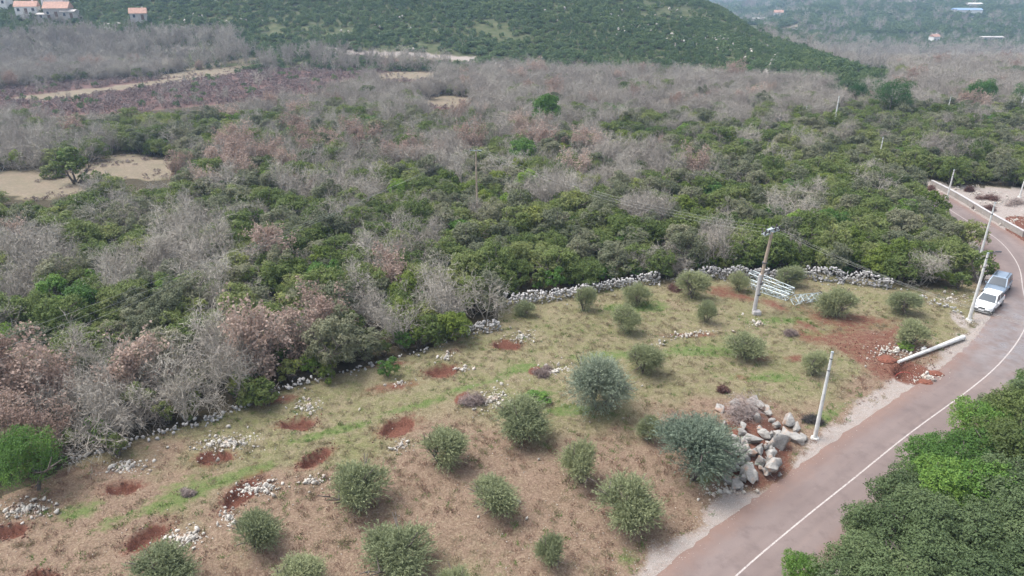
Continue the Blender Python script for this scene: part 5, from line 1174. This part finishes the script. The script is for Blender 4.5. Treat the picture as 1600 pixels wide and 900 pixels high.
# ---------------------------------------------------------------- far houses
MAT['white_wall'] = plain('white_render', (.72, .70, .67), .8, var=.06, scale=1); MAT['stone_wall'] = stone_mat('stone_house_wall', (.32, .30, .28), (.58, .55, .52), .2); MAT['tiles'] = plain('orange_roof_tiles', (.40, .24, .18), .8, var=.25, scale=2)
MAT['pane'] = plain('window_pane', (.05, .06, .08), .2); MAT['blueroof'] = plain('blue_metal_roof', (.22, .33, .50), .5, var=.08); MAT['wooddoor'] = plain('brown_door', (.14, .08, .05), .7)
def house(px, py, w, d, h, label, wall='white_wall', roof='tiles', rz=0., pitch=.35, nwin=3, floors=1, chim=True, lift=0.6):
    p = G(px, py); t = empty('house', (p.x, p.y, p.z+lift), rz); tag(t, label, 'house', 'houses on the far slopes')
    bm = bmesh.new(); add_box(bm, (0, 0, h/2-1.5), (w, d, h+3)); bm_obj('wall', bm, MAT[wall], t)
    bm = bmesh.new(); o = .35; r = d*pitch
    a = [(-w/2-o, -d/2-o, h-.05), (w/2+o, -d/2-o, h-.05), (w/2+o, d/2+o, h-.05), (-w/2-o, d/2+o, h-.05), (-w/2-o, 0, h+r), (w/2+o, 0, h+r)]
    v = [bm.verts.new(q) for q in a]
    for f in ((0, 1, 5, 4), (2, 3, 4, 5), (0, 4, 3), (1, 2, 5), (0, 3, 2, 1)): bm.faces.new([v[i] for i in f])
    rf = bm_obj('roof', bm, MAT[roof], t)
    if chim: bm = bmesh.new(); add_box(bm, (w*.28, d*.1, h+r*.9), (.6, .6, 1.3)); bm_obj('chimney', bm, MAT[wall], rf)
    for fl in range(floors):
        for k in range(nwin):
            x = -w/2 + w*(k+.5)/nwin
            if fl == 0 and k == nwin//2:
                bm = bmesh.new(); add_box(bm, (x, -d/2-.03, 1.05), (1.1, .08, 2.1)); bm_obj('door', bm, MAT['wooddoor'], t); continue
            bm = bmesh.new(); add_box(bm, (x, -d/2-.02, 1.6+2.8*fl), (1.15, .1, 1.35)); wi = bm_obj('window', bm, MAT['concrete'], t)
            bm = bmesh.new(); add_box(bm, (x, -d/2-.06, 1.6+2.8*fl), (.95, .06, 1.15)); bm_obj('pane', bm, MAT['pane'], wi)
    return t
house(46, 25, 8, 6, 2.8, 'low orange roofed house at the top left corner', rz=.3, lift=1.0); house(90, 19, 8.5, 7, 3.8, 'white house with an orange roof above the stone villa', rz=.25, lift=1.5)
house(95, 31, 9, 7, 3.4, 'pale stone villa with a pinkish roof, widest of the group', 'stone_wall', 'tiles', .2, lift=1.2); house(76, 34, 6, 5, 2.4, 'small stone annexe left of the villa', 'stone_wall', 'stone_wall', .2, pitch=.1, nwin=2, chim=False, lift=.6); house(112, 31, 5, 6, 2.8, 'stone wing right of the villa', 'stone_wall', 'stone_wall', .2, pitch=.12, nwin=2, chim=False, lift=.6)
house(4, 15, 7, 6, 4.5, 'white house cut by the left edge of the photo', rz=.1, lift=1.5); house(219, 36, 6, 4.5, 2.6, 'small chapel like house with an orange gable roof', 'stone_wall', rz=.35, nwin=2, chim=True, pitch=.45, lift=1.2)
house(1215, 30, 9, 7, 6, 'small white building in the far valley gap', rz=-.2, floors=2, lift=.9); house(1185, 36, 14, 7, 4, 'long white shed in the far valley gap', roof='white_wall', pitch=.1, chim=False, lift=1.0)
house(1508, 25, 26, 13, 5, 'long white industrial hall with a blue roof', roof='blueroof', rz=-.2, pitch=.12, nwin=6, chim=False, lift=1.2); house(1520, 15, 14, 9, 5, 'pale hall behind the blue roofed one', roof='white_wall', rz=-.2, pitch=.1, chim=False, lift=1.2)
house(1458, 68, 6, 5, 4, 'small pale house at the edge of the valley wood', 'white_wall', 'tiles', rz=.3, nwin=2, lift=1.2); house(1547, 66, 16, 6, 3, 'long low stone building in the valley wood', 'stone_wall', 'stone_wall', rz=0, pitch=.1, chim=False, nwin=4, lift=1.0)
house(1425, 8, 12, 8, 4, 'tan building on the far right slope', 'stone_wall', 'tiles', rz=.2, lift=2)

flush_labels()

# ---------------------------------------------------------------- air
bm = bmesh.new(); add_box(bm, (150, 1200, 38), (4200, 3400, 175)); hz = bm_obj('haze', bm, None) if False else None
me = bpy.data.meshes.new('haze'); bm.to_mesh(me); bm.free()
hm = bpy.data.materials.new('haze'); hm.use_nodes = True; ht = hm.node_tree; ht.nodes.clear(); ho = ht.nodes.new('ShaderNodeOutputMaterial'); pv = ht.nodes.new('ShaderNodeVolumePrincipled')
pv.inputs['Color'].default_value = (.48, .70, 1.0, 1); pv.inputs['Density'].default_value = HAZE_DENSITY; pv.inputs['Anisotropy'].default_value = .2; ht.links.new(pv.outputs[0], ho.inputs['Volume'])
me.materials.append(hm); tag(link('haze', me), kind='stuff')
